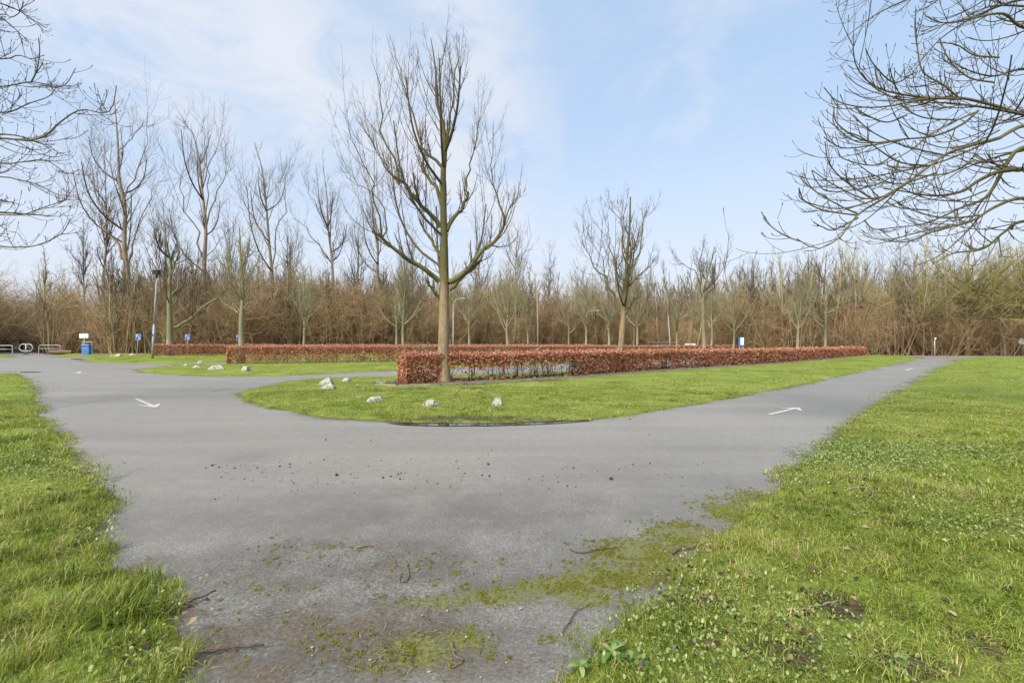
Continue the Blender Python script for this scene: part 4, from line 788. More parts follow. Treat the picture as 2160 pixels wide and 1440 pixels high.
for k in range(3): gt.append(tuft(rg, 130, .28, .03, .08, .008, .6))
for k in range(3): gt.append(tuft(rg, 150, .65, .025, .07, .018, .55))
gt.append(tuft(rg, 140, .09, .08, .17, .0045, .45))                 # a taller clump
def lawn_points(n, lo, hi, half=66):
    """points on the lawns with distance lo..hi from the eye"""
    th = np.radians(rg.uniform(-half, half, n)); r = np.sqrt(rg.random(n) * (hi ** 2 - lo ** 2) + lo ** 2); x, y = r * np.sin(th), r * np.cos(th)
    out = []
    for k, p in LAWNS.items():
        m_ = inside(p, x, y)
        if not m_.any(): continue
        d = seg_dist(p, x[m_], y[m_]); out.append(np.stack([x[m_], y[m_], lawn_z(x[m_], y[m_], d), d], 1))
    P = np.concatenate(out); b_ = bare_f(P[:, 0], P[:, 1]); sb = inside(bed, P[:, 0], P[:, 1])
    thin = np.maximum(b_ * 1.0, .75 * sst(fbm(P[:, 0], P[:, 1], 1.6, 12), .60, .76)); return P[(rg.random(len(P)) > thin) & ~sb]
A1 = lawn_points(5200, 1.6, 6.2); A2 = lawn_points(5200, 5.8, 15); A3 = lawn_points(6500, 14, 62)
pts = np.concatenate([A1, A2, A3]); tid = np.concatenate([rg.integers(0, 4, len(A1)), 4 + rg.integers(0, 3, len(A2)), 7 + rg.integers(0, 3, len(A3))])
ep = []                                           # ragged tufts growing out over the edges of the asphalt
for k, p in LAWNS.items():
    q = np.asarray(p); q2 = np.roll(q, -1, 0); Ls = np.hypot(*(q2 - q).T); n_ = (Ls * 14).astype(int)
    for a, b2, c in zip(q, q2, n_):
        if np.hypot(*((a + b2) / 2)) < 32 and c: t = rg.random((min(c, 260), 1)); ep.append(a + (b2 - a) * t)
ep = np.concatenate(ep) + rg.normal(0, 1, (sum(map(len, ep)), 2)) * .05; er = np.hypot(ep[:, 0], ep[:, 1]); ep, er = ep[(er > 1.7) & (er < 32)], er[(er > 1.7) & (er < 32)]; kp = fbm(ep[:, 0], ep[:, 1], 1.4, 77) > .42; ep, er = ep[kp], er[kp]
NE = len(ep); pts = np.concatenate([pts, np.stack([ep[:, 0], ep[:, 1], 0 * er, 0 * er], 1)]); tid = np.concatenate([tid, np.where(er < 7, rg.integers(0, 4, NE), 4 + rg.integers(0, 3, NE))])
hgt = fbm(pts[:, 0], pts[:, 1], .8, 21); left = inside(LAWNS["left"], pts[:, 0], pts[:, 1])
tall_m = (rg.random(len(pts)) < np.where(left, .16, .05) * (hgt > .45)) & (np.hypot(pts[:, 0], pts[:, 1]) < 15); tid = np.where(tall_m, 10, tid)
sz = rg.uniform(.75, 1.2, len(pts)); sz[-NE:] *= rg.uniform(.3, .75, NE); zs = sz * np.where(left, .72, .52) * (.45 + 1.0 * hgt)
scatter("grass", gt, pts[:, :3], np.stack([rg.normal(0, .06, len(pts)), rg.normal(0, .06, len(pts)), rg.uniform(0, 6.28, len(pts))], 1), np.stack([sz, sz, zs], 1), tid, [GRASS], "short green winter grass with straw-coloured blades on the lawns")

# clover and small weeds in the right lawn
CLOV = leafy("clover_leaves", [(0, (0.06, 0.10, 0.02)), (.5, (0.18, 0.26, 0.05)), (1, (0.38, 0.42, 0.18))], .25, .3, .8, .35)
def clover(rg, n, rad, s0, s1):
    a = rg.uniform(0, 6.28, n); r = rad * np.sqrt(rg.random(n)); c = np.stack([r * np.cos(a), r * np.sin(a), rg.uniform(.015, .05, n)], 1); s = rg.uniform(s0, s1, n)
    tl = rg.normal(0, .55, (n, 2)); q = np.arange(6) * pi / 3 + rg.uniform(0, 6, n)[:, None]; rr = s[:, None] * (1 + .15 * np.cos(3 * q))
    V = np.stack([c[:, :1] + rr * np.cos(q), c[:, 1:2] + rr * np.sin(q), c[:, 2:] + rr * (np.cos(q) * tl[:, :1] + np.sin(q) * tl[:, 1:])], -1).reshape(-1, 3)
    ix = np.arange(n)[:, None] * 6; return V, np.concatenate([ix + (0, 1, 2, 3), ix + (0, 3, 4, 5)]), None, np.repeat(rg.random(n), 6), 0
ct = [clover(rg, 45, .18, .0028, .007), clover(rg, 34, .2, .003, .0085), clover(rg, 46, .34, .005, .010)]
th = rg.uniform(-.9, 1.15, 6000); r_ = np.sqrt(rg.random(6000) * (9 ** 2 - 4) + 4); x, y = r_ * np.sin(th), r_ * np.cos(th)
okm = inside(LAWNS["right"], x, y) & (fbm(x, y, 1.1, 33) > .40 + .22 * rg.random(6000)) | inside(LAWNS["left"], x, y) & (fbm(x, y, 1.1, 34) > .60 + .2 * rg.random(6000)); x, y = x[okm], y[okm]
scatter("clover", ct, np.stack([x, y, lawn_z(x, y, np.full(len(x), 1.)) - .005], 1), np.stack([0 * x, 0 * x, rg.uniform(0, 6.28, len(x))], 1), rg.uniform(.8, 1.25, len(x)), np.where(r_[okm] > 7, 2, rg.integers(0, 2, len(x))), [CLOV], "low clover and small round weed leaves in the lawn")

# dead leaves
DEAD = leafy("dead_leaves", [(0, (0.03, 0.018, 0.012)), (.45, (0.10, 0.055, 0.032)), (.75, (0.26, 0.17, 0.10)), (1, (0.46, 0.36, 0.2))], .15, .2, .8, .5)
def flat_leaf(K, P, sz, rg, curl=.3, wr=.42, tilt=.35):
    az = rg.uniform(0, 6.28, K); d1 = np.stack([np.cos(az), np.sin(az), rg.normal(0, tilt, K)], 1); d1 = unit(d1); d2 = np.stack([-np.sin(az), np.cos(az), rg.normal(0, tilt, K)], 1); d2 = unit(d2)
    up = np.array((0, 0, 1.0)); c = (rg.uniform(0, curl, K) * sz)[:, None] * up; s = sz[:, None]
    V = np.stack([P - d1 * s * .5, P - d1 * s * .1 + d2 * s * wr + c, P + d1 * s * .6 + c * .5, P - d1 * s * .1 - d2 * s * wr + c], 1).reshape(-1, 3); ix = np.arange(K)[:, None] * 4
    return V, np.concatenate([ix + (0, 1, 2), ix + (0, 2, 3)])
D1 = lawn_points(16000, 1.6, 10); w = bare_f(D1[:, 0], D1[:, 1]); D1 = D1[rg.random(len(D1)) < .12 + .3 * fbm(D1[:, 0], D1[:, 1], 1.2, 41) ** 2]
th = np.radians(rg.uniform(-55, 55, 60000)); r_ = np.geomspace(1.9, 9, 60000); x, y = r_ * np.sin(th), r_ * np.cos(th); wv = bare_f(x, y); mk = rg.random(60000) < np.minimum(wv, 1) * .13; D2 = np.stack([x[mk], y[mk], np.full(mk.sum(), .065)], 1)
P = np.concatenate([D1[:, :3] + (0, 0, .02), D2]); K = len(P); V, T = flat_leaf(K, P, rg.uniform(.022, .055, K), rg)
bedx = rg.uniform(0, 1, 5000); bl = np.stack([np.interp(bedx ** 1.6, np.linspace(0, 1, 60), fr[:, i] * .5 + bk[:, i] * .5) for i in (0, 1)], 1) + rg.normal(0, .45, (5000, 2)); m_ = inside(bed, bl[:, 0], bl[:, 1]); bl = bl[m_]
P2 = np.concatenate([bl, np.full((len(bl), 1), .14)], 1); V2, T2 = flat_leaf(len(P2), P2, rg.uniform(.04, .09, len(P2)), rg)
rn = np.concatenate([rg.random(K) ** 1.3, .45 + .5 * rg.random(len(P2))])
tag(link("fallen_leaves", mesh_np("fallen_leaves", np.concatenate([V, V2]), tris=np.concatenate([T, T2 + len(V)]), mats=[DEAD], attrs={"rnd": np.repeat(rn, 4)})), "brown dead leaves lying in the grass and under the front hedge", kind="stuff")

# straw, needles and bark bits on the edge of the drive
LIT = leafy("straw_litter", [(0, (0.05, 0.034, 0.022)), (.5, (0.15, 0.11, 0.075)), (1, (0.36, 0.29, 0.2))], .1, .1, 1, .8)
n0 = 420000; th = np.radians(rg.uniform(-56, 50, n0)); r_ = np.sqrt(rg.random(n0) * (11 ** 2 - 3.2) + 3.2); x, y = r_ * np.sin(th), r_ * np.cos(th)
ed = np.min([np.where(inside(p, x, y), 0, seg_dist(p, x, y)) for k, p in LAWNS.items() if k in ("left", "right", "island")], axis=0)
w = np.maximum(blobs(x, y, DIRT) * .8, .5 * np.exp(-ed / .10)) * (ed > 0) + .012 * (r_ < 6); w = w * (.15 + 1.2 * sst(fbm(x, y, 3.0, 55), .35, .7)); mk = rg.random(n0) < w * .42; x, y = x[mk], y[mk]; K = len(x)
az = rg.uniform(0, 6.28, K); ln = rg.uniform(.010, .042, K) * rg.choice([1, 1, 1, 2.2], K); d = np.stack([np.cos(az), np.sin(az), rg.normal(0, .06, K)], 1) * ln[:, None]; s_ = np.stack([-np.sin(az), np.cos(az), 0 * az], 1) * rg.uniform(.0007, .0022, K)[:, None]; c = np.stack([x, y, rg.uniform(.008, .02, K)], 1)
bend = np.stack([-np.sin(az), np.cos(az), .3 + 0 * az], 1) * (ln * rg.normal(0, .12, K))[:, None]
V = np.stack([c - d * .5 - s_, c - d * .5 + s_, c + bend + s_, c + bend - s_, c + d * .5], 1).reshape(-1, 3); ix = np.arange(K)[:, None] * 5
tag(link("plant_litter", mesh_np("plant_litter", V, quads=ix + (0, 1, 2, 3), tris=ix + (3, 2, 4), mats=[LIT], attrs={"rnd": np.repeat(rg.random(K) ** 1.2, 5)})), "brown straw and twig litter along the edges of the drive", kind="stuff")

# moss cushions on the old asphalt
MOSSM = leafy("moss_cushions", [(0, (0.05, 0.055, 0.014)), (.5, (0.16, 0.17, 0.03)), (1, (0.34, 0.34, 0.06))], .2, .5, 2.2, .8)
def cushion(rg, n, rad):
    a = rg.uniform(0, 6.28, n); r = rad * np.sqrt(rg.random(n)); hgt_ = .010 * (1 - (r / rad) ** 2); b0 = np.stack([r * np.cos(a), r * np.sin(a), hgt_ - .008], 1); az = rg.uniform(0, 6.28, n); s = rg.uniform(.003, .006, n)
    d = np.stack([np.cos(az), np.sin(az), 0 * az], 1) * s[:, None]; e = np.stack([-np.sin(az), np.cos(az), 0 * az], 1) * s[:, None]; up = np.stack([rg.normal(0, .004, n), rg.normal(0, .004, n), rg.uniform(.008, .015, n)], 1)
    V = np.stack([b0 - d, b0 + d * .5 - e, b0 + d * .5 + e, b0 + up], 1).reshape(-1, 3); ix = np.arange(n)[:, None] * 4
    return V, None, np.concatenate([ix + (0, 1, 3), ix + (1, 2, 3), ix + (2, 0, 3)]), np.repeat(np.clip(rg.normal(.5, .22, n), 0, 1), 4), 0
mt = [cushion(rg, 16, .016), cushion(rg, 10, .010), cushion(rg, 26, .026)]
n0 = 420000; th = np.radians(rg.uniform(-45, 45, n0)); r_ = np.sqrt(rg.random(n0) * (7.5 ** 2 - 3.2) + 3.2); x, y = r_ * np.sin(th), r_ * np.cos(th); w = blobs(x, y, MOSS) ** 1.9 * sst(fbm(x, y, 5, 61, 5) + .12 * rg.normal(size=n0), .42, .66); mk = (rg.random(n0) < w * .5) & ~inside(LAWNS["right"], x, y) & ~inside(LAWNS["left"], x, y); x, y = x[mk], y[mk]; K = len(x)
scatter("moss", mt, np.stack([x, y, np.full(K, .003)], 1), np.stack([0 * x, 0 * x, rg.uniform(0, 6.28, K)], 1), rg.uniform(.35, .9, K), rg.integers(0, 3, K), [MOSSM], "yellow-green moss cushions growing on the old asphalt")

# lichen spots and loose crumbs of asphalt
LICH = simple("lichen", (0.33, 0.33, 0.25), .9, 0, .2, 40); V, T, n = [], [], 0
for px, py in [(920, 1332), (985, 1346), (1030, 1348), (1068, 1278), (1098, 1286), (947, 1290), (820, 1340), (1070, 1328), (1066, 1400), (640, 1322), (610, 1290), (655, 1368), (890, 1300), (1100, 1310), (780, 1395), (1210, 1290), (1010, 1432), (905, 1420), (660, 1385), (980, 1310)]:
    c = G(px + rg.normal(0, 3), py); r0 = rg.uniform(.004, .011); q = np.arange(9) * 2 * pi / 9; rr = r0 * rg.uniform(.55, 1.2, 9)
    V += [(c[0], c[1], .012)] + [(c[0] + a * math.cos(b2), c[1] + a * math.sin(b2), .010) for a, b2 in zip(rr, q)]; T += [(n, n + 1 + i, n + 1 + (i + 1) % 9) for i in range(9)]; n += 10
tag(link("lichen", mesh_np("lichen", V, tris=T, mats=[LICH])), "pale lichen spots on the asphalt in the foreground", kind="stuff")
CRUMB = simple("asphalt_crumb", (0.022, 0.021, 0.02), .8, 0, .3, 30); V, T, n = [], [], 0
ico = np.array([(0, 0, 1), (.89, 0, .45), (.28, .85, .45), (-.72, .53, .45), (-.72, -.53, .45), (.28, -.85, .45), (.72, .53, -.45), (-.28, .85, -.45), (-.89, 0, -.45), (-.28, -.85, -.45), (.72, -.53, -.45), (0, 0, -1)])
icf = np.array([(0, 1, 2), (0, 2, 3), (0, 3, 4), (0, 4, 5), (0, 5, 1), (1, 6, 2), (2, 7, 3), (3, 8, 4), (4, 9, 5), (5, 10, 1), (6, 7, 2), (7, 8, 3), (8, 9, 4), (9, 10, 5), (10, 6, 1), (11, 7, 6), (11, 8, 7), (11, 9, 8), (11, 10, 9), (11, 6, 10)])
spots = [(448, 982, 1.3), (434, 987, .8), (462, 986, 1), (495, 988, 1), (543, 987, 1), (553, 997, .8), (590, 984, 1.1), (611, 979, 1), (612, 986, .8), (683, 970, .9), (687, 928, 1.2), (655, 976, .8), (710, 1003, 1.6), (740, 1000, .8), (808, 1008, 1.1), (840, 1000, 1), (824, 1005, .9), (846, 998, .8), (967, 988, .9), (980, 999, .8), (1017, 1003, 1.1), (1032, 1005, 1.2), (1030, 980, 1.6), (1289, 1011, 1.7), (1210, 987, 1), (1335, 980, .8), (1371, 978, .8), (844, 1011, 1), (782, 929, 1), (950, 1026, .7), (1037, 950, .8), (889, 928, .7), (1370, 917, .8), (1197, 1026, .7), (923, 1020, .7)]
spots += [(rg.uniform(450, 1500), rg.normal(1000, 22), rg.uniform(.3, .7)) for _ in range(110)]
for px, py, s in spots:
    c = G(px, py); v = ico * rg.uniform(.7, 1.2, (12, 1)) * (.011 * s) * np.array((1.2, 1, .8)); V.append(v + (c[0], c[1], .008 * s)); T.append(icf + n); n += 12
tag(link("gravel", mesh_np("gravel", np.concatenate(V), tris=np.concatenate(T), mats=[CRUMB])), "black crumbs of asphalt scattered across the drive", kind="stuff")

# ------------------------------------------------------------------ sticks
STK = bark("stick_bark", (0.06, 0.042, 0.03), (0.19, 0.14, 0.10), sc=8); STKP = bark("pale_stalk_bark", (0.22, 0.17, 0.10), (0.45, 0.37, 0.24), sc=8); STKR = bark("reddish_twig_bark", (0.12, 0.075, 0.055), (0.34, 0.24, 0.18), sc=8)
def stick(pts, r, mt_, label, z=.018, name="stick", lift=0.0):
    W = [np.array((*G(px, py), z)) for px, py in pts]; o = W[0].copy(); o[2] = 0
    P = resample([w_ - o for w_ in W], 12); P[1:-1] += rg.normal(0, .004, (10, 3)) * (1, 1, .3); P[:, 2] = np.maximum(P[:, 2], r * 1.05) + lift * np.sin(np.linspace(0, pi, 12))
    root = thing(name, label, "stick", o); q = r * np.linspace(1, .55, 12) * rg.uniform(.9, 1.1, 12); mb = MB().tube(P, q, 6); s = mb.build("stem", mt_, root, True)
    A, a = grow(rg, P[None], q[None], 3, .25, .9, 45, 10, .12, .3, 0, .5, .0012, 4, .0, .08, flat=(1, 1, .15)); A[:, :, 2] = np.maximum(A[:, :, 2], r * .6 + .004); tubes_obj("side_twigs", [(A, a, 3)], mt_, root); return root
stick([(352, 1304), (380, 1288), (410, 1274), (430, 1266), (455, 1255)], .008, STK, "straight brown stick on the left lawn's edge, pointing up the drive", .03)
stick([(390, 1388), (440, 1382), (500, 1374), (556, 1370)], .009, STK, "longest brown stick lying across the litter at the bottom left", .025)
stick([(752, 1158), (785, 1152), (805, 1160), (825, 1175), (835, 1197)], .006, STKR, "hooked reddish twig lying in the middle of the drive", .012)
stick([(857, 1190), (862, 1212), (860, 1226), (848, 1230), (840, 1222), (848, 1212)], .006, STKR, "curled reddish twig just below the hooked one", .012)
stick([(952, 1358), (955, 1375), (965, 1388), (975, 1398), (955, 1412)], .005, STKR, "short red crooked twig beside the moss at the bottom", .012)
stick([(1203, 1162), (1218, 1168), (1240, 1168), (1256, 1162), (1300, 1158)], .006, STK, "small bowed twig at the rim of the moss", .014)
stick([(1418, 1172), (1436, 1162), (1460, 1160), (1490, 1146)], .008, STK, "dark crooked twig at the edge of the right lawn", .02)
stick([(1338, 1322), (1370, 1300), (1400, 1280), (1425, 1258), (1446, 1222)], .006, STKP, "pale stalk lying between moss and right lawn", .05, "stalk")
stick([(1660, 1318), (1700, 1312), (1740, 1303), (1770, 1296)], .007, STKP, "pale stalk lying in the dead leaves of the right lawn", .08, "stalk")
stick([(1780, 1053), (1810, 1048), (1830, 1052), (1842, 1066), (1828, 1078)], .006, STKP, "pale bent stalk looping over the clover", .08, "stalk", .03)
stick([(1650, 758 + 34), (1690, 786), (1720, 772)], .02, STKP, "pale branch lying on the grass by the far part of the hedge", .08)
stick([(958, 842), (970, 836), (990, 832), (1020, 838), (1040, 848)], .010, STK, "thin dark branch arching over the grass by the middle stones", .08, "stick", .16)
stick([(1185, 1340), (1196, 1322), (1222, 1290), (1240, 1280)], .004, STK, "thin dark twig near the pale asphalt strip at the bottom", .012)
stick([(800, 1352), (830, 1376), (860, 1392), (876, 1412)], .004, STK, "long thin dark twig over the moss at the bottom centre", .014)

# broad-leaved weeds
WEED = leafy("weed_leaves", [(0, (0.07, 0.13, 0.03)), (.5, (0.17, 0.28, 0.07)), (1, (0.36, 0.42, 0.17))], .3, .2, 1, .4)
def weed(px, py, n, ln, label, name="weed"):
    rg = np.random.default_rng(int(px * 3 + py)); x, y = G(px, py); root = thing(name, label, "weed", (x, y, .06), 0, "broad-leaved weeds at the lawn edges")
    for k in range(n):
        az = k * 2.4 + rg.uniform(-.3, .3); l = ln * rg.uniform(.6, 1.1); t = np.linspace(0, 1, 6); wd = l * .2 * np.sin(pi * np.clip(t, .04, .97)) ** .7
        el = rg.uniform(.35, 1.0); zc = l * (np.sin(el) * t - .55 * t ** 2); rc = l * np.cos(el * .7) * t
        Lp = np.stack([rc, wd, zc + .12 * wd], 1); Rp = np.stack([rc, -wd, zc + .12 * wd], 1); C = np.stack([rc, 0 * t, zc], 1)
        V = np.concatenate([Lp, C, Rp]); q = [(i, i + 1, i + 7, i + 6) for i in range(5)] + [(i + 6, i + 7, i + 13, i + 12) for i in range(5)]
        c, s = math.cos(az), math.sin(az); V = V @ np.array([(c, s, 0), (-s, c, 0), (0, 0, 1)])
        link("leaf", mesh_np("leaf", V, quads=q, mats=[WEED], attrs={"rnd": np.full(len(V), rg.random())}, smooth=True), root)
for px, py, n, ln, lb in [(1288, 1400, 9, .09, "low weed rosette at the tip of the right lawn's edge"), (1225, 1432, 7, .07, "weed rosette on the asphalt edge at the bottom of the picture"), (1335, 1415, 9, .10, "pale-leaved weed just right of the rosette at the lawn tip"), (158, 1285, 8, .11, "dandelion rosette in the left lawn with upright leaves"), (255, 1262, 7, .12, "tall dandelion leaf clump near the edge of the left lawn"), (1815, 1098, 12, .12, "bright green grassy clump in the right lawn below the looped stalk"), (1615, 1130, 8, .08, "broad-leaved weed by the edge of the right lawn"), (1540, 1325, 7, .10, "small dock plant in the right lawn among dead leaves"), (1900, 1420, 9, .075, "leafy dock at the bottom of the right lawn"), (1985, 1425, 8, .07, "pale-stalked dock right of the leafy one at the bottom"), (235, 1335, 8, .07, "grey-green weed patch in the left lawn"), (1700, 1070, 8, .10, "small rosette by the lawn's edge above the moss")]:
    weed(px, py, n, ln, lb)

# ------------------------------------------------------------------ white marker stones
def stone_mat(name, base, dark, amt):
    m, nt, b = mat(name); f = noise(nt, 9, 6, .7); g = noise(nt, 30, 4, .6)
    c = ramp(nt, g, [(.3, tuple(v * .8 for v in base)), (.7, base)]); c = mixc(nt, nmath(nt, 'MULTIPLY', smooth(nt, f, .47, .6), amt), c, dark); L(nt, c, b.inputs["Base Color"]); b.inputs["Roughness"].default_value = .9; bump(nt, b, g, .4, .01); return m
ST1 = stone_mat("white_concrete", (0.47, 0.455, 0.37), (0.13, 0.13, 0.095), .75); ST2 = stone_mat("grey_weathered_stone", (0.38, 0.37, 0.33), (0.06, 0.06, 0.05), .9)
def wedge(px, py, w, h, mt_, label, seed, slope=.5, topw=.35, name="marker_stone"):
    """squat, tilted concrete wedge: sloping back, blunt top, rough edges"""
    rg = np.random.default_rng(seed); x, y = G(px, py); d = w * .8; bm_ = MB()
    base = np.array([(-w / 2, -d / 2, 0), (w / 2, -d / 2, 0), (w / 2, d / 2, 0), (-w / 2, d / 2, 0)]); mid = base * .92 + (0, 0, h * .35); tp = base * np.array((topw, topw * .8, 1)) + (w * slope * .5, 0, h)
    mid[:, 0] += w * slope * .14; V = np.concatenate([base - (0, 0, .04), mid, tp]) + rg.normal(0, .035 * w, (12, 3)) * ([[1, 1, .6]] * 12)
    F = [(8, 9, 10, 11)] + [(a + 4 * k, (a + 1) % 4 + 4 * k, (a + 1) % 4 + 4 * k + 4, a + 4 * k + 4) for k in (0, 1) for a in range(4)]
    o = bm_.add(V, F).build(name, mt_); o.location = (x, y, .035); o.rotation_euler = (0, 0, rg.normal(0, .35)); md = o.modifiers.new("bevel", 'BEVEL'); md.width = .02 * w / .3; md.segments = 2; return tag(o, label, "stone", "white marker stones round the grass islands")
for i, (px, py, w, h, mt_, lb, sl_, tw) in enumerate([
    (787, 852, .46, .16, ST2, "flat dark-streaked stone, leftmost along the front curve of the tree's grass island", .4, .55), (909, 862, .36, .20, ST2, "blocky streaked stone in the middle of the island's front curve", .3, .55), (1050, 862, .30, .24, ST2, "grey rounded stone below the front hedge, nearest the puddle", -.1, .5),
    (1033, 873, .09, .07, ST2, "fist-sized stone in the grass beside the grey rounded one", 0, .6), (731, 808, .42, .18, ST1, "low white stone near the lane behind the pyramid pair", .2, .5), (690, 824, .52, .24, ST1, "front half of the white pyramid pair on the tree's grass island", .45, .08), (686, 815, .50, .32, ST1, "rear half of the white pyramid pair, standing taller", .55, .06),
    (517, 785, .42, .30, ST1, "white block with a foot at the front of the second hedge", .3, .6), (462, 782, .62, .32, ST1, "biggest white wedge, split by a groove, left of the second hedge", -.1, .4), (448, 782, .5, .30, ST1, "leaning slab against the left side of the split wedge", .6, .1), (414, 779, .5, .2, ST1, "low white wedge left of the split wedge", .3, .15), (391, 774, .32, .18, ST1, "smallest white stone at the tip of the second grass island", .2, .3), (423, 766.5, .4, .2, ST1, "white stone at the lane behind the second grass island", 0, .4),
    (281, 751, .75, .28, ST1, "cream rounded stone beside the leaning parking sign", 0, .55), (251, 753, .8, .34, ST1, "right stone of the two at the tip of the farthest island", .2, .4), (236, 754, .75, .2, ST1, "left flat stone of the two at the tip of the farthest island", .2, .3), (758, 816, .28, .07, ST2, "sunken flat stone in the grass behind the streaked stones", 0, .8), (757, 842, .4, .06, ST1, "half-buried pale slab left of the flat dark-streaked stone", .2, .6)]):
    wedge(px, py, w * .85, h * .88, mt_, lb, 300 + i, sl_, tw)

# ------------------------------------------------------------------ road markings, puddle
m, nt, b = mat("road_paint"); g = noise(nt, 60, 5, .75, kind="World"); w = noise(nt, 7, 4, .6, kind="World")
L(nt, mixc(nt, smooth(nt, nmath(nt, 'ADD', nmath(nt, 'MULTIPLY', g, .65), nmath(nt, 'MULTIPLY', w, .35)), .50, .60), (0.50, 0.495, 0.46), (0.25, 0.24, 0.215)), b.inputs["Base Color"]); b.inputs["Roughness"].default_value = .75; bump(nt, b, g, .3, .004); PAINT = m
def arrow(cxp, cyp, tail, label, Ls=1.9, sw=.13, hw=.5, hl=.62):
    """painted arrow: pointed head with swept-back barbs; `tail` is a ground pixel the shaft comes from"""
    p = np.array(G(cxp, cyp)); t = np.array(G(*tail)); d = unit(p - t); n = np.array((-d[1], d[0])); Ls = np.linalg.norm(p - t)
    loc = [(0, -sw), (Ls - hl * .62, -sw), (Ls - hl, -hw), (Ls - hl * .80, -hw * 1.05), (Ls, -.03), (Ls, .03), (Ls - hl * .80, hw * 1.05), (Ls - hl, hw), (Ls - hl * .62, sw), (0, sw)]
    V = [(a * d[0] + b * n[0], a * d[1] + b * n[1], .009) for a, b in loc]
    o = link("road_marking", mesh_np("road_marking", V, quads=[(0, 1, 8, 9)], tris=[(1, 2, 4), (2, 3, 4), (1, 4, 5), (1, 5, 8), (8, 5, 7), (7, 5, 6)], mats=[PAINT])); o.location = (t[0], t[1], 0); return tag(o, label, kind="structure")
arrow(329, 859.5, (287, 841), "white painted arrow on the curve of the drive, pointing to the viewer", sw=.04, hw=.19, hl=.75)
arrow(1684, 860, (1622, 875), "white painted arrow on the straight drive, pointing away", sw=.045, hw=.20, hl=.5)
arrow(1925, 777, (1909, 781.5), "small far white arrow near the end of the straight drive", sw=.075, hw=.22, hl=.7)
arrow(165, 787.5, (168, 784.0), "far white arrow on the left drive", sw=.07, hw=.35, hl=.7)
arrow(848, 786.0, (790, 788.5), "thin white arrow on the lane behind the island", sw=.07, hw=.22, hl=.6)
m, nt, b = mat("water"); b.inputs["Base Color"].default_value = (0.03, 0.024, 0.016, 1); b.inputs["Roughness"].default_value = 0.03; b.inputs["Specular IOR Level"].default_value = .6; WATER = m
def puddle(px, label):
    P = np.array([(*G(*p), .014) for p in px]); c = P.mean(0); V = np.concatenate([[c], P]); n = len(P)
    return tag(link("puddle", mesh_np("puddle", V, tris=[(0, 1 + i, 1 + (i + 1) % n) for i in range(n)], mats=[WATER])), label, kind="structure")
puddle([(812, 892.5), (850, 893.6), (880, 893.2), (920, 894.6), (965, 893.8), (1000, 894.2), (1040, 893.2), (1080, 893.6), (1120, 891.8), (1160, 891.5), (1200, 889.3), (1236, 888), (1255, 886.4), (1238, 889), (1180, 893.6), (1110, 897), (1060, 898.4), (1030, 899.4), (985, 899), (950, 899.8), (890, 898.6), (850, 897.2)], "long shallow puddle along the front edge of the tree's island")
puddle([(38, 784.6), (60, 784.2), (90, 784.8), (80, 785.6), (50, 785.4)], "thin puddle at the far edge of the left lawn")
puddle([(148, 756.6), (172, 757), (174, 758.6), (160, 758.6)], "small dark puddle at the tip of the farthest island")

# ------------------------------------------------------------------ street furniture
GALV = simple("galvanised_steel", (0.36, 0.37, 0.37), .55, .3, .12, 6); LAMPG = simple("grey_lamp_paint", (0.30, 0.31, 0.32), .5, .2, .08, 4); BLACK = simple("black_paint", (0.02, 0.02, 0.022), .6)
BLUE = simple("blue_sign", (0.02, 0.10, 0.42), .4, 0, .06); BIN = simple("blue_plastic", (0.09, 0.22, 0.58), .45, 0, .08); BIND = simple("shaded_opening_blue", (0.015, 0.05, 0.14), .5, 0, .1); WHITE = simple("white_enamel", (0.78, 0.78, 0.76), .4, 0, .05); WOOD = simple("weathered_wood", (0.17, 0.13, 0.085), .85, 0, .3, 5, .3); POSTW = simple("pale_post", (0.40, 0.37, 0.29), .7, 0, .15); DKW = simple("dark_timber", (0.022, 0.02, 0.018), .85, 0, .3, 4); GREENP = simple("green_paint", (0.10, 0.30, 0.16), .5); TARP = simple("dark_green_sheet", (0.03, 0.055, 0.035), .6, 0, .2); RED = simple("dull_mauve_sign", (0.26, 0.17, 0.19), .55); LOGB = simple("log_bark", (0.20, 0.12, 0.07), .9, 0, .35, 5, .6); CUT = simple("log_end", (0.03, 0.022, 0.016), .9, 0, .3, 8)
def post_at(px, py): x, y = G(px, py); return x, y
# lamp post by the farthest hedge
x, y = G(321.5, 757.5); s = y / FPX
r = thing("lamp_post", "grey stepped lamp post with a dark lantern, standing on the left grass island", "lamp post", (x, y, 0)); lean = (331 - 321.5) * s
f = lambda z: lean * z / 7.4
MB().tube([(0, 0, -.05), (f(2.9), 0, 2.9)], [.10, .095], 12).tube([(f(2.9), 0, 2.9), (f(2.95), 0, 2.97)], [.095, .075], 12).build("base_column", LAMPG, r, True)
MB().tube([(f(2.97), 0, 2.95), (f(5.2), 0, 5.2), (f(5.25), 0, 5.25), (f(6.8), 0, 6.8)], [.075, .07, .05, .042], 12).build("mast", LAMPG, r, True)
MB().box((f(7.3), 0, 7.3), (.34, .34, .34), None, 1.18).box((f(7.3), 0, 7.5), (.46, .46, .06), None, .8).build("lantern", BLACK, r); MB().tube([(f(6.8), 0, 6.8), (f(7.0), 0, 7.14)], [.05, .11], 10).build("lantern_neck", BLACK, r, True)
MB().box((f(2.05) - .02, -.117, 2.05), (.09, .012, .2)).build("sticker", BLUE, r)
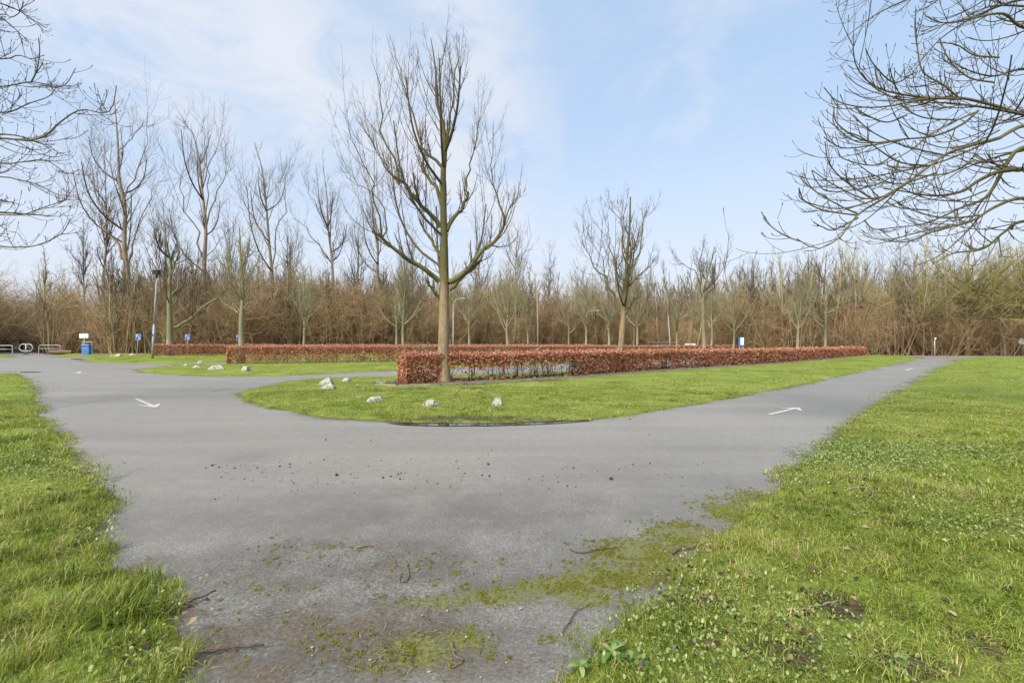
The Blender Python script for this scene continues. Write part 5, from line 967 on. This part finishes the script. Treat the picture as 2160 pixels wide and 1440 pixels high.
# lamps with arms
def arm_lamp(px, Yd, zt, apx, apy, label, lean=0.0, head=True):
    x = (px - 1080) * Yd / FPX; r = thing("lamp_post", label, "lamp post", (x, Yd, 0)); e = at(apx, apy, Yd) - np.array((x, Yd, 0))
    MB().tube([(0, 0, -.05), (lean * .25, 0, zt * .4), (lean * .26, 0, zt * .41), (lean, 0, zt)], [.09, .085, .065, .055], 10).build("mast", LAMPG, r, True)
    if head:
        mid = np.array((lean + (e[0] - lean) * .25, 0, zt + (e[2] - zt) * .75))
        MB().tube(resample([(lean, 0, zt), mid, (e[0] - .25, 0, e[2])], 8), .045, 8).build("arm", LAMPG, r, True); MB().box((e[0], 0, e[2] + .02), (.62, .22, .09), None, .85).build("lamp_head", LAMPG, r)
    return r
arm_lamp(956, 56, (720 - 641) * .056 + 1.5, 976, 629.5, "lamp post with a curved arm, between the biggest trunk and the pale tree")
arm_lamp(1236, 60, (720 - 664) * .06 + 1.5, 1260, 655, "lamp with a pale flat head sticking out beside a pale tree")
arm_lamp(1414.5, 58, (720 - 665) * .058 + 1.5, 0, 0, "pale leaning lamp post without arm above the hedges", (1409 - 1414.5) * .058, False)
x = (1134.5 - 1080) * .064; r = thing("pole", "straight bare wooden pole standing in front of the wood", "pole", (x, 64, 0)); MB().tube([(0, 0, -.05), (.0, 0, 4), (-.12, 0, 8.2)], [.12, .1, .06], 8).build("shaft", simple("grey_wood", (0.27, 0.22, 0.16), .9, 0, .2), r, True)
# disabled-parking signs
cu = bpy.data.curves.new("letter", 'FONT'); cu.body = "P"; cu.size = .34; cu.extrude = .003; tmp = bpy.data.objects.new("letter", cu); COL.objects.link(tmp)
lm_ = bpy.data.meshes.new_from_object(tmp.evaluated_get(bpy.context.evaluated_depsgraph_get())); bpy.data.objects.remove(tmp); lm_.materials.append(WHITE)
def psign(px, py_top, by, Yd, lean, label):
    x = (px - 1080) * Yd / FPX; r = thing("parking_sign", label, "sign", (x, Yd, 0), 0, "blue parking signs behind the hedges"); zt = CAMZ + (HOR - py_top) * Yd / FPX
    MB().tube([(0, 0, -.05), (lean, 0, zt)], .032, 8).build("post", POSTW, r, True); c = (lean, -.04, zt - .3)
    p = MB().box(c, (.50, .02, .62)).build("panel", BLUE, r); p["label"] = "blue square panel with white P and wheelchair symbol"
    rim = MB(); [rim.box((c[0] + dx, -.053, c[2] + dz), d) for dx, dz, d in ((0, .295, (.48, .006, .014)), (0, -.295, (.48, .006, .014)), (.232, 0, (.014, .006, .576)), (-.232, 0, (.014, .006, .576)))]; rim.build("border", WHITE, r)
    o = link("letter", lm_, r); o.location = (c[0] - .20, -.053, c[2] - .02); o.rotation_euler = (pi / 2, 0, 0)
    w_ = MB(); a = np.linspace(.6, 5.6, 10); w_.tube([(c[0] + .09 + .085 * math.cos(t), -.054, c[2] - .14 + .085 * math.sin(t)) for t in a], .014, 5)
    w_.tube([(c[0] + .06, -.054, c[2] + .04), (c[0] + .07, -.054, c[2] - .08), (c[0] + .15, -.054, c[2] - .09), (c[0] + .19, -.054, c[2] - .2)], .018, 5).box((c[0] + .06, -.054, c[2] + .085), (.055, .008, .055)); w_.build("wheelchair_symbol", WHITE, r)
psign(288.5, 704, 750, 47.5, .18, "leaning blue disabled-parking sign left of the lamp post")
psign(396.5, 705, 750, 52, -.03, "blue disabled-parking sign behind the farthest hedge, between two pale trees")
psign(503.5, 706, 750, 53, 0, "blue disabled-parking sign half hidden behind the mossy trunk")
# litter bin with its hoop
x, y = G(184, 748.6)
r = thing("litter_bin", "blue litter bin hung in a steel hoop on the grass verge", "litter bin", (x, y, 0)); s = y / FPX
hw = 10.2 * s; ht = (748.6 - 721) * s
MB().tube(resample([(-hw, 0, -.05), (-hw, 0, ht * .8), (-hw, 0, ht * .95), (-hw * .88, 0, ht), (0, 0, ht), (hw * .88, 0, ht), (hw, 0, ht * .95), (hw, 0, ht * .8), (hw, 0, -.05)], 40), .042, 8).build("hoop", GALV, r, True)
bw = 15.5 * s; MB().box((0, 0, .47), (bw * .86, .5, .92), None, 1.14).build("bin_body", BIN, r)
MB().box((0, 0, 1.0), (bw * 1.0, .54, .12)).build("opening", BIND, r); MB().box((0, 0, 1.12), (bw * 1.04, .6, .12), None, .9).build("lid", BIN, r)  # solid dark block; the opening's shade is put into its colour
rb = MB(); [rb.box((-bw * .3 + k * bw * .2, -.285, .47), (.03, .012, .8)) for k in range(4)]; rb.build("ribs", BIN, r)
# board behind the bin
x, y = G(178, 747.8); r = thing("notice_board", "small white board with a green lower edge on a post behind the litter bin", "sign", (x, y, 0)); s = y / FPX
MB().tube([(0, 0, -.05), (0, 0, 2.3)], .045, 8).build("post", POSTW, r, True); z0 = (748 - 713.5) * s; MB().box((0, -.06, z0 + .27), (19 * s, .04, .50)).build("board", WHITE, r); MB().box((0, -.07, z0 + .01), (19 * s, .05, .08)).build("lower_strip", GREENP, r); MB().box((0, -.085, z0 + .34), (13 * s, .006, .14)).build("faded_print", simple("faded_print", (0.62, 0.66, 0.58), .6), r)
# path barriers
def barrier(px0, px1, py, pt, pm, label, Yd=None):
    y = G(0, py)[1]; s = y / FPX; xa, xb = (px0 - 1080) * s, (px1 - 1080) * s; c = (xa + xb) / 2; w_ = (xb - xa) / 2; H = (py - pt) * s
    r = thing("barrier", label, "barrier", (c, y, 0), 0, "steel hoop barriers across the footpath")
    MB().tube(resample([(-w_, 0, -.05), (-w_, 0, H * .7), (-w_ + .03, 0, H * .9), (-w_ + .22, 0, H), (0, 0, H), (w_ - .22, 0, H), (w_ - .03, 0, H * .9), (w_, 0, H * .7), (w_, 0, -.05)], 48), .045, 8).build("hoop", GALV, r, True)
    MB().tube([(-w_, 0, (py - pm) * s), (w_, 0, (py - pm) * s)], .035, 8).build("rail", GALV, r, True); return r
barrier(82, 127.5, 747, 728, 735, "steel hoop barrier in front of the log, right of the path")
barrier(-22, 26.5, 749.5, 728.5, 736.5, "steel hoop barrier cut by the left edge, left of the path")
y = G(0, 748)[1]; s = y / FPX; r = thing("barrier", "rounded steel hoop on a centre post, standing in the middle of the path", "barrier", ((55 - 1080) * s, y, 0), 0, "steel hoop barriers across the footpath"); w_, z0, z1 = 13.5 * s, (748 - 740) * s, (748 - 726) * s
MB().tube(resample([(-w_ + .2, 0, z0), (-w_, 0, z0 + .25), (-w_, 0, z1 - .25), (-w_ + .25, 0, z1), (0, 0, z1), (w_ - .25, 0, z1), (w_, 0, z1 - .25), (w_, 0, z0 + .25), (w_ - .2, 0, z0), (0, 0, z0), (-w_ + .2, 0, z0)], 56), .06, 8).build("hoop", GALV, r, True); MB().tube([(0, 0, -.05), (0, 0, z1)], .07, 8).build("post", GALV, r, True); MB().tube([(0, 0, 0), (0, 0, .05), (0, 0, .1)], [.34, .3, .1], 14).build("foot_plate", DKW, r, True)
# log, posts and rails of the wooden fence behind
x, y = G(105, 747.2); r = thing("log", "cut tree log lying beside the hoop barrier", "log", (x, y, .25)); MB().tube([(0, 0, 0), (.6, .25, 0), (1.3, .5, 0), (1.9, .75, -.02)], [.25, .26, .25, .23], 14, False).build("log_bark", LOGB, r, True); V, q = tube_np(np.array([[(-.005, 0, 0), (.02, .008, 0)]]), np.array([[.235, .235]]), 14); MB().add(V, [tuple(range(14))]).build("cut_end", CUT, r)
def fence(px0, px1, py, pt, rails, label, posts):
    y = G(0, py)[1]; s = y / FPX; r = thing("wooden_fence", label, "fence", ((px0 - 1080) * s, y, 0), 0, "dark timber posts and rails by the path"); w_ = (px1 - px0) * s
    for p in posts: MB().box(((p - px0) * s, 0, (py - pt) * s / 2), (.3, .25, (py - pt) * s)).build("post", DKW, r)
    for z in rails: MB().box((w_ / 2, .16, (py - z) * s), (w_, .06, .16)).build("rail", WOOD, r)
fence(-40, 24, 740.5, 715.5, (719, 726), "pair of dark posts with pale rails left of the path", (13.5, 20.5)); fence(44, 74, 740.5, 714.5, (718.5, 726), "single dark post with rails right of the path", (44.5,))
# far right and far middle signs
x, y = G(1971.5, 751.5); r = thing("road_sign", "small dull downward-pointing triangular sign on a wooden post across the road", "sign", (x, y, 0)); s = y / FPX; zt = (751.5 - 711.5) * s
MB().tube([(0, 0, -.05), (0, 0, zt)], .05, 8).build("post", POSTW, r, True); MB().add([(-.17, -.06, zt), (.17, -.06, zt), (0, -.06, zt - .36), (-.17, -.08, zt), (.17, -.08, zt), (0, -.08, zt - .36)], [(0, 1, 2), (5, 4, 3), (0, 3, 4, 1), (1, 4, 5, 2), (2, 5, 3, 0)]).build("panel", RED, r); MB().add([(-.11, -.085, zt - .04), (.11, -.085, zt - .04), (0, -.085, zt - .27), (-.11, -.088, zt - .04), (.11, -.088, zt - .04), (0, -.088, zt - .27)], [(5, 4, 3), (0, 3, 4, 1), (1, 4, 5, 2), (2, 5, 3, 0)]).build("panel_centre", WHITE, r)
x, y = G(2158, 749.5); s = y / FPX; r = thing("road_sign", "round white sign on a grey pole at the right edge", "sign", (x, y, 0)); zt = (749.5 - 713) * s; MB().tube([(0, 0, -.05), (-.02, 0, zt)], .055, 8).build("pole", GALV, r, True)
a = np.linspace(0, 2 * pi, 20, endpoint=False); V = [(.30 * math.cos(t) * .55 - .16, -.06 - .2 * math.cos(t), zt - .34 + .33 * math.sin(t)) for t in a]; V2 = [(p[0] - .02, p[1] - .012, p[2]) for p in V]; MB().add(V + V2, [tuple(range(20)), tuple(range(39, 19, -1))] + [(i, (i + 1) % 20, 20 + (i + 1) % 20, 20 + i) for i in range(20)]).build("disc", WHITE, r)
Yd = 57; s = Yd / FPX; r = thing("notice_board", "upright blue-framed white notice board beyond the end of the second hedge", "sign", ((1563.5 - 1080) * s, Yd, 0)); zc = CAMZ + (720 - 720) * s
MB().box((0, 0, 1.48), (.66, .08, 1.1)).build("frame", simple("blue_frame", (0.03, 0.16, 0.36), .5), r); MB().box((.09, -.05, 1.52), (.40, .03, .88)).build("panel", WHITE, r); MB().tube([(-.2, 0, -.05), (-.2, 0, .9)], .04, 8).build("post", GALV, r, True); MB().tube([(.2, 0, -.05), (.2, 0, .9)], .04, 8).build("post", GALV, r, True)
Yd = 60; s = Yd / FPX; r = thing("notice_board", "wide low white board showing just above the hedges", "sign", ((1456 - 1080) * s, Yd, 0)); MB().box((0, 0, 1.0), (22 * s, .06, .62)).build("panel", WHITE, r); MB().box((0, .0, 1.36), (24 * s, .2, .05)).build("cap", DKW, r); MB().box((0, -.035, 1.12), (.4, .008, .07)).build("faded_print", simple("grey_print", (0.45, 0.45, 0.45), .6), r); [MB().tube([(q_, 0, -.05), (q_, 0, .8)], .05, 8).build("post", GALV, r, True) for q_ in (-.6, .6)]
Yd = 63; s = Yd / FPX; r = thing("container", "low dark green container with a pale top rim behind the hedges", "container", ((1396 - 1080) * s, Yd, 0)); MB().box((0, 0, .7), (3.1, 1.6, 1.2), None, .97).build("body", TARP, r); MB().box((.05, 0, 1.36), (3.35, 1.66, .05)).build("rim", GALV, r)
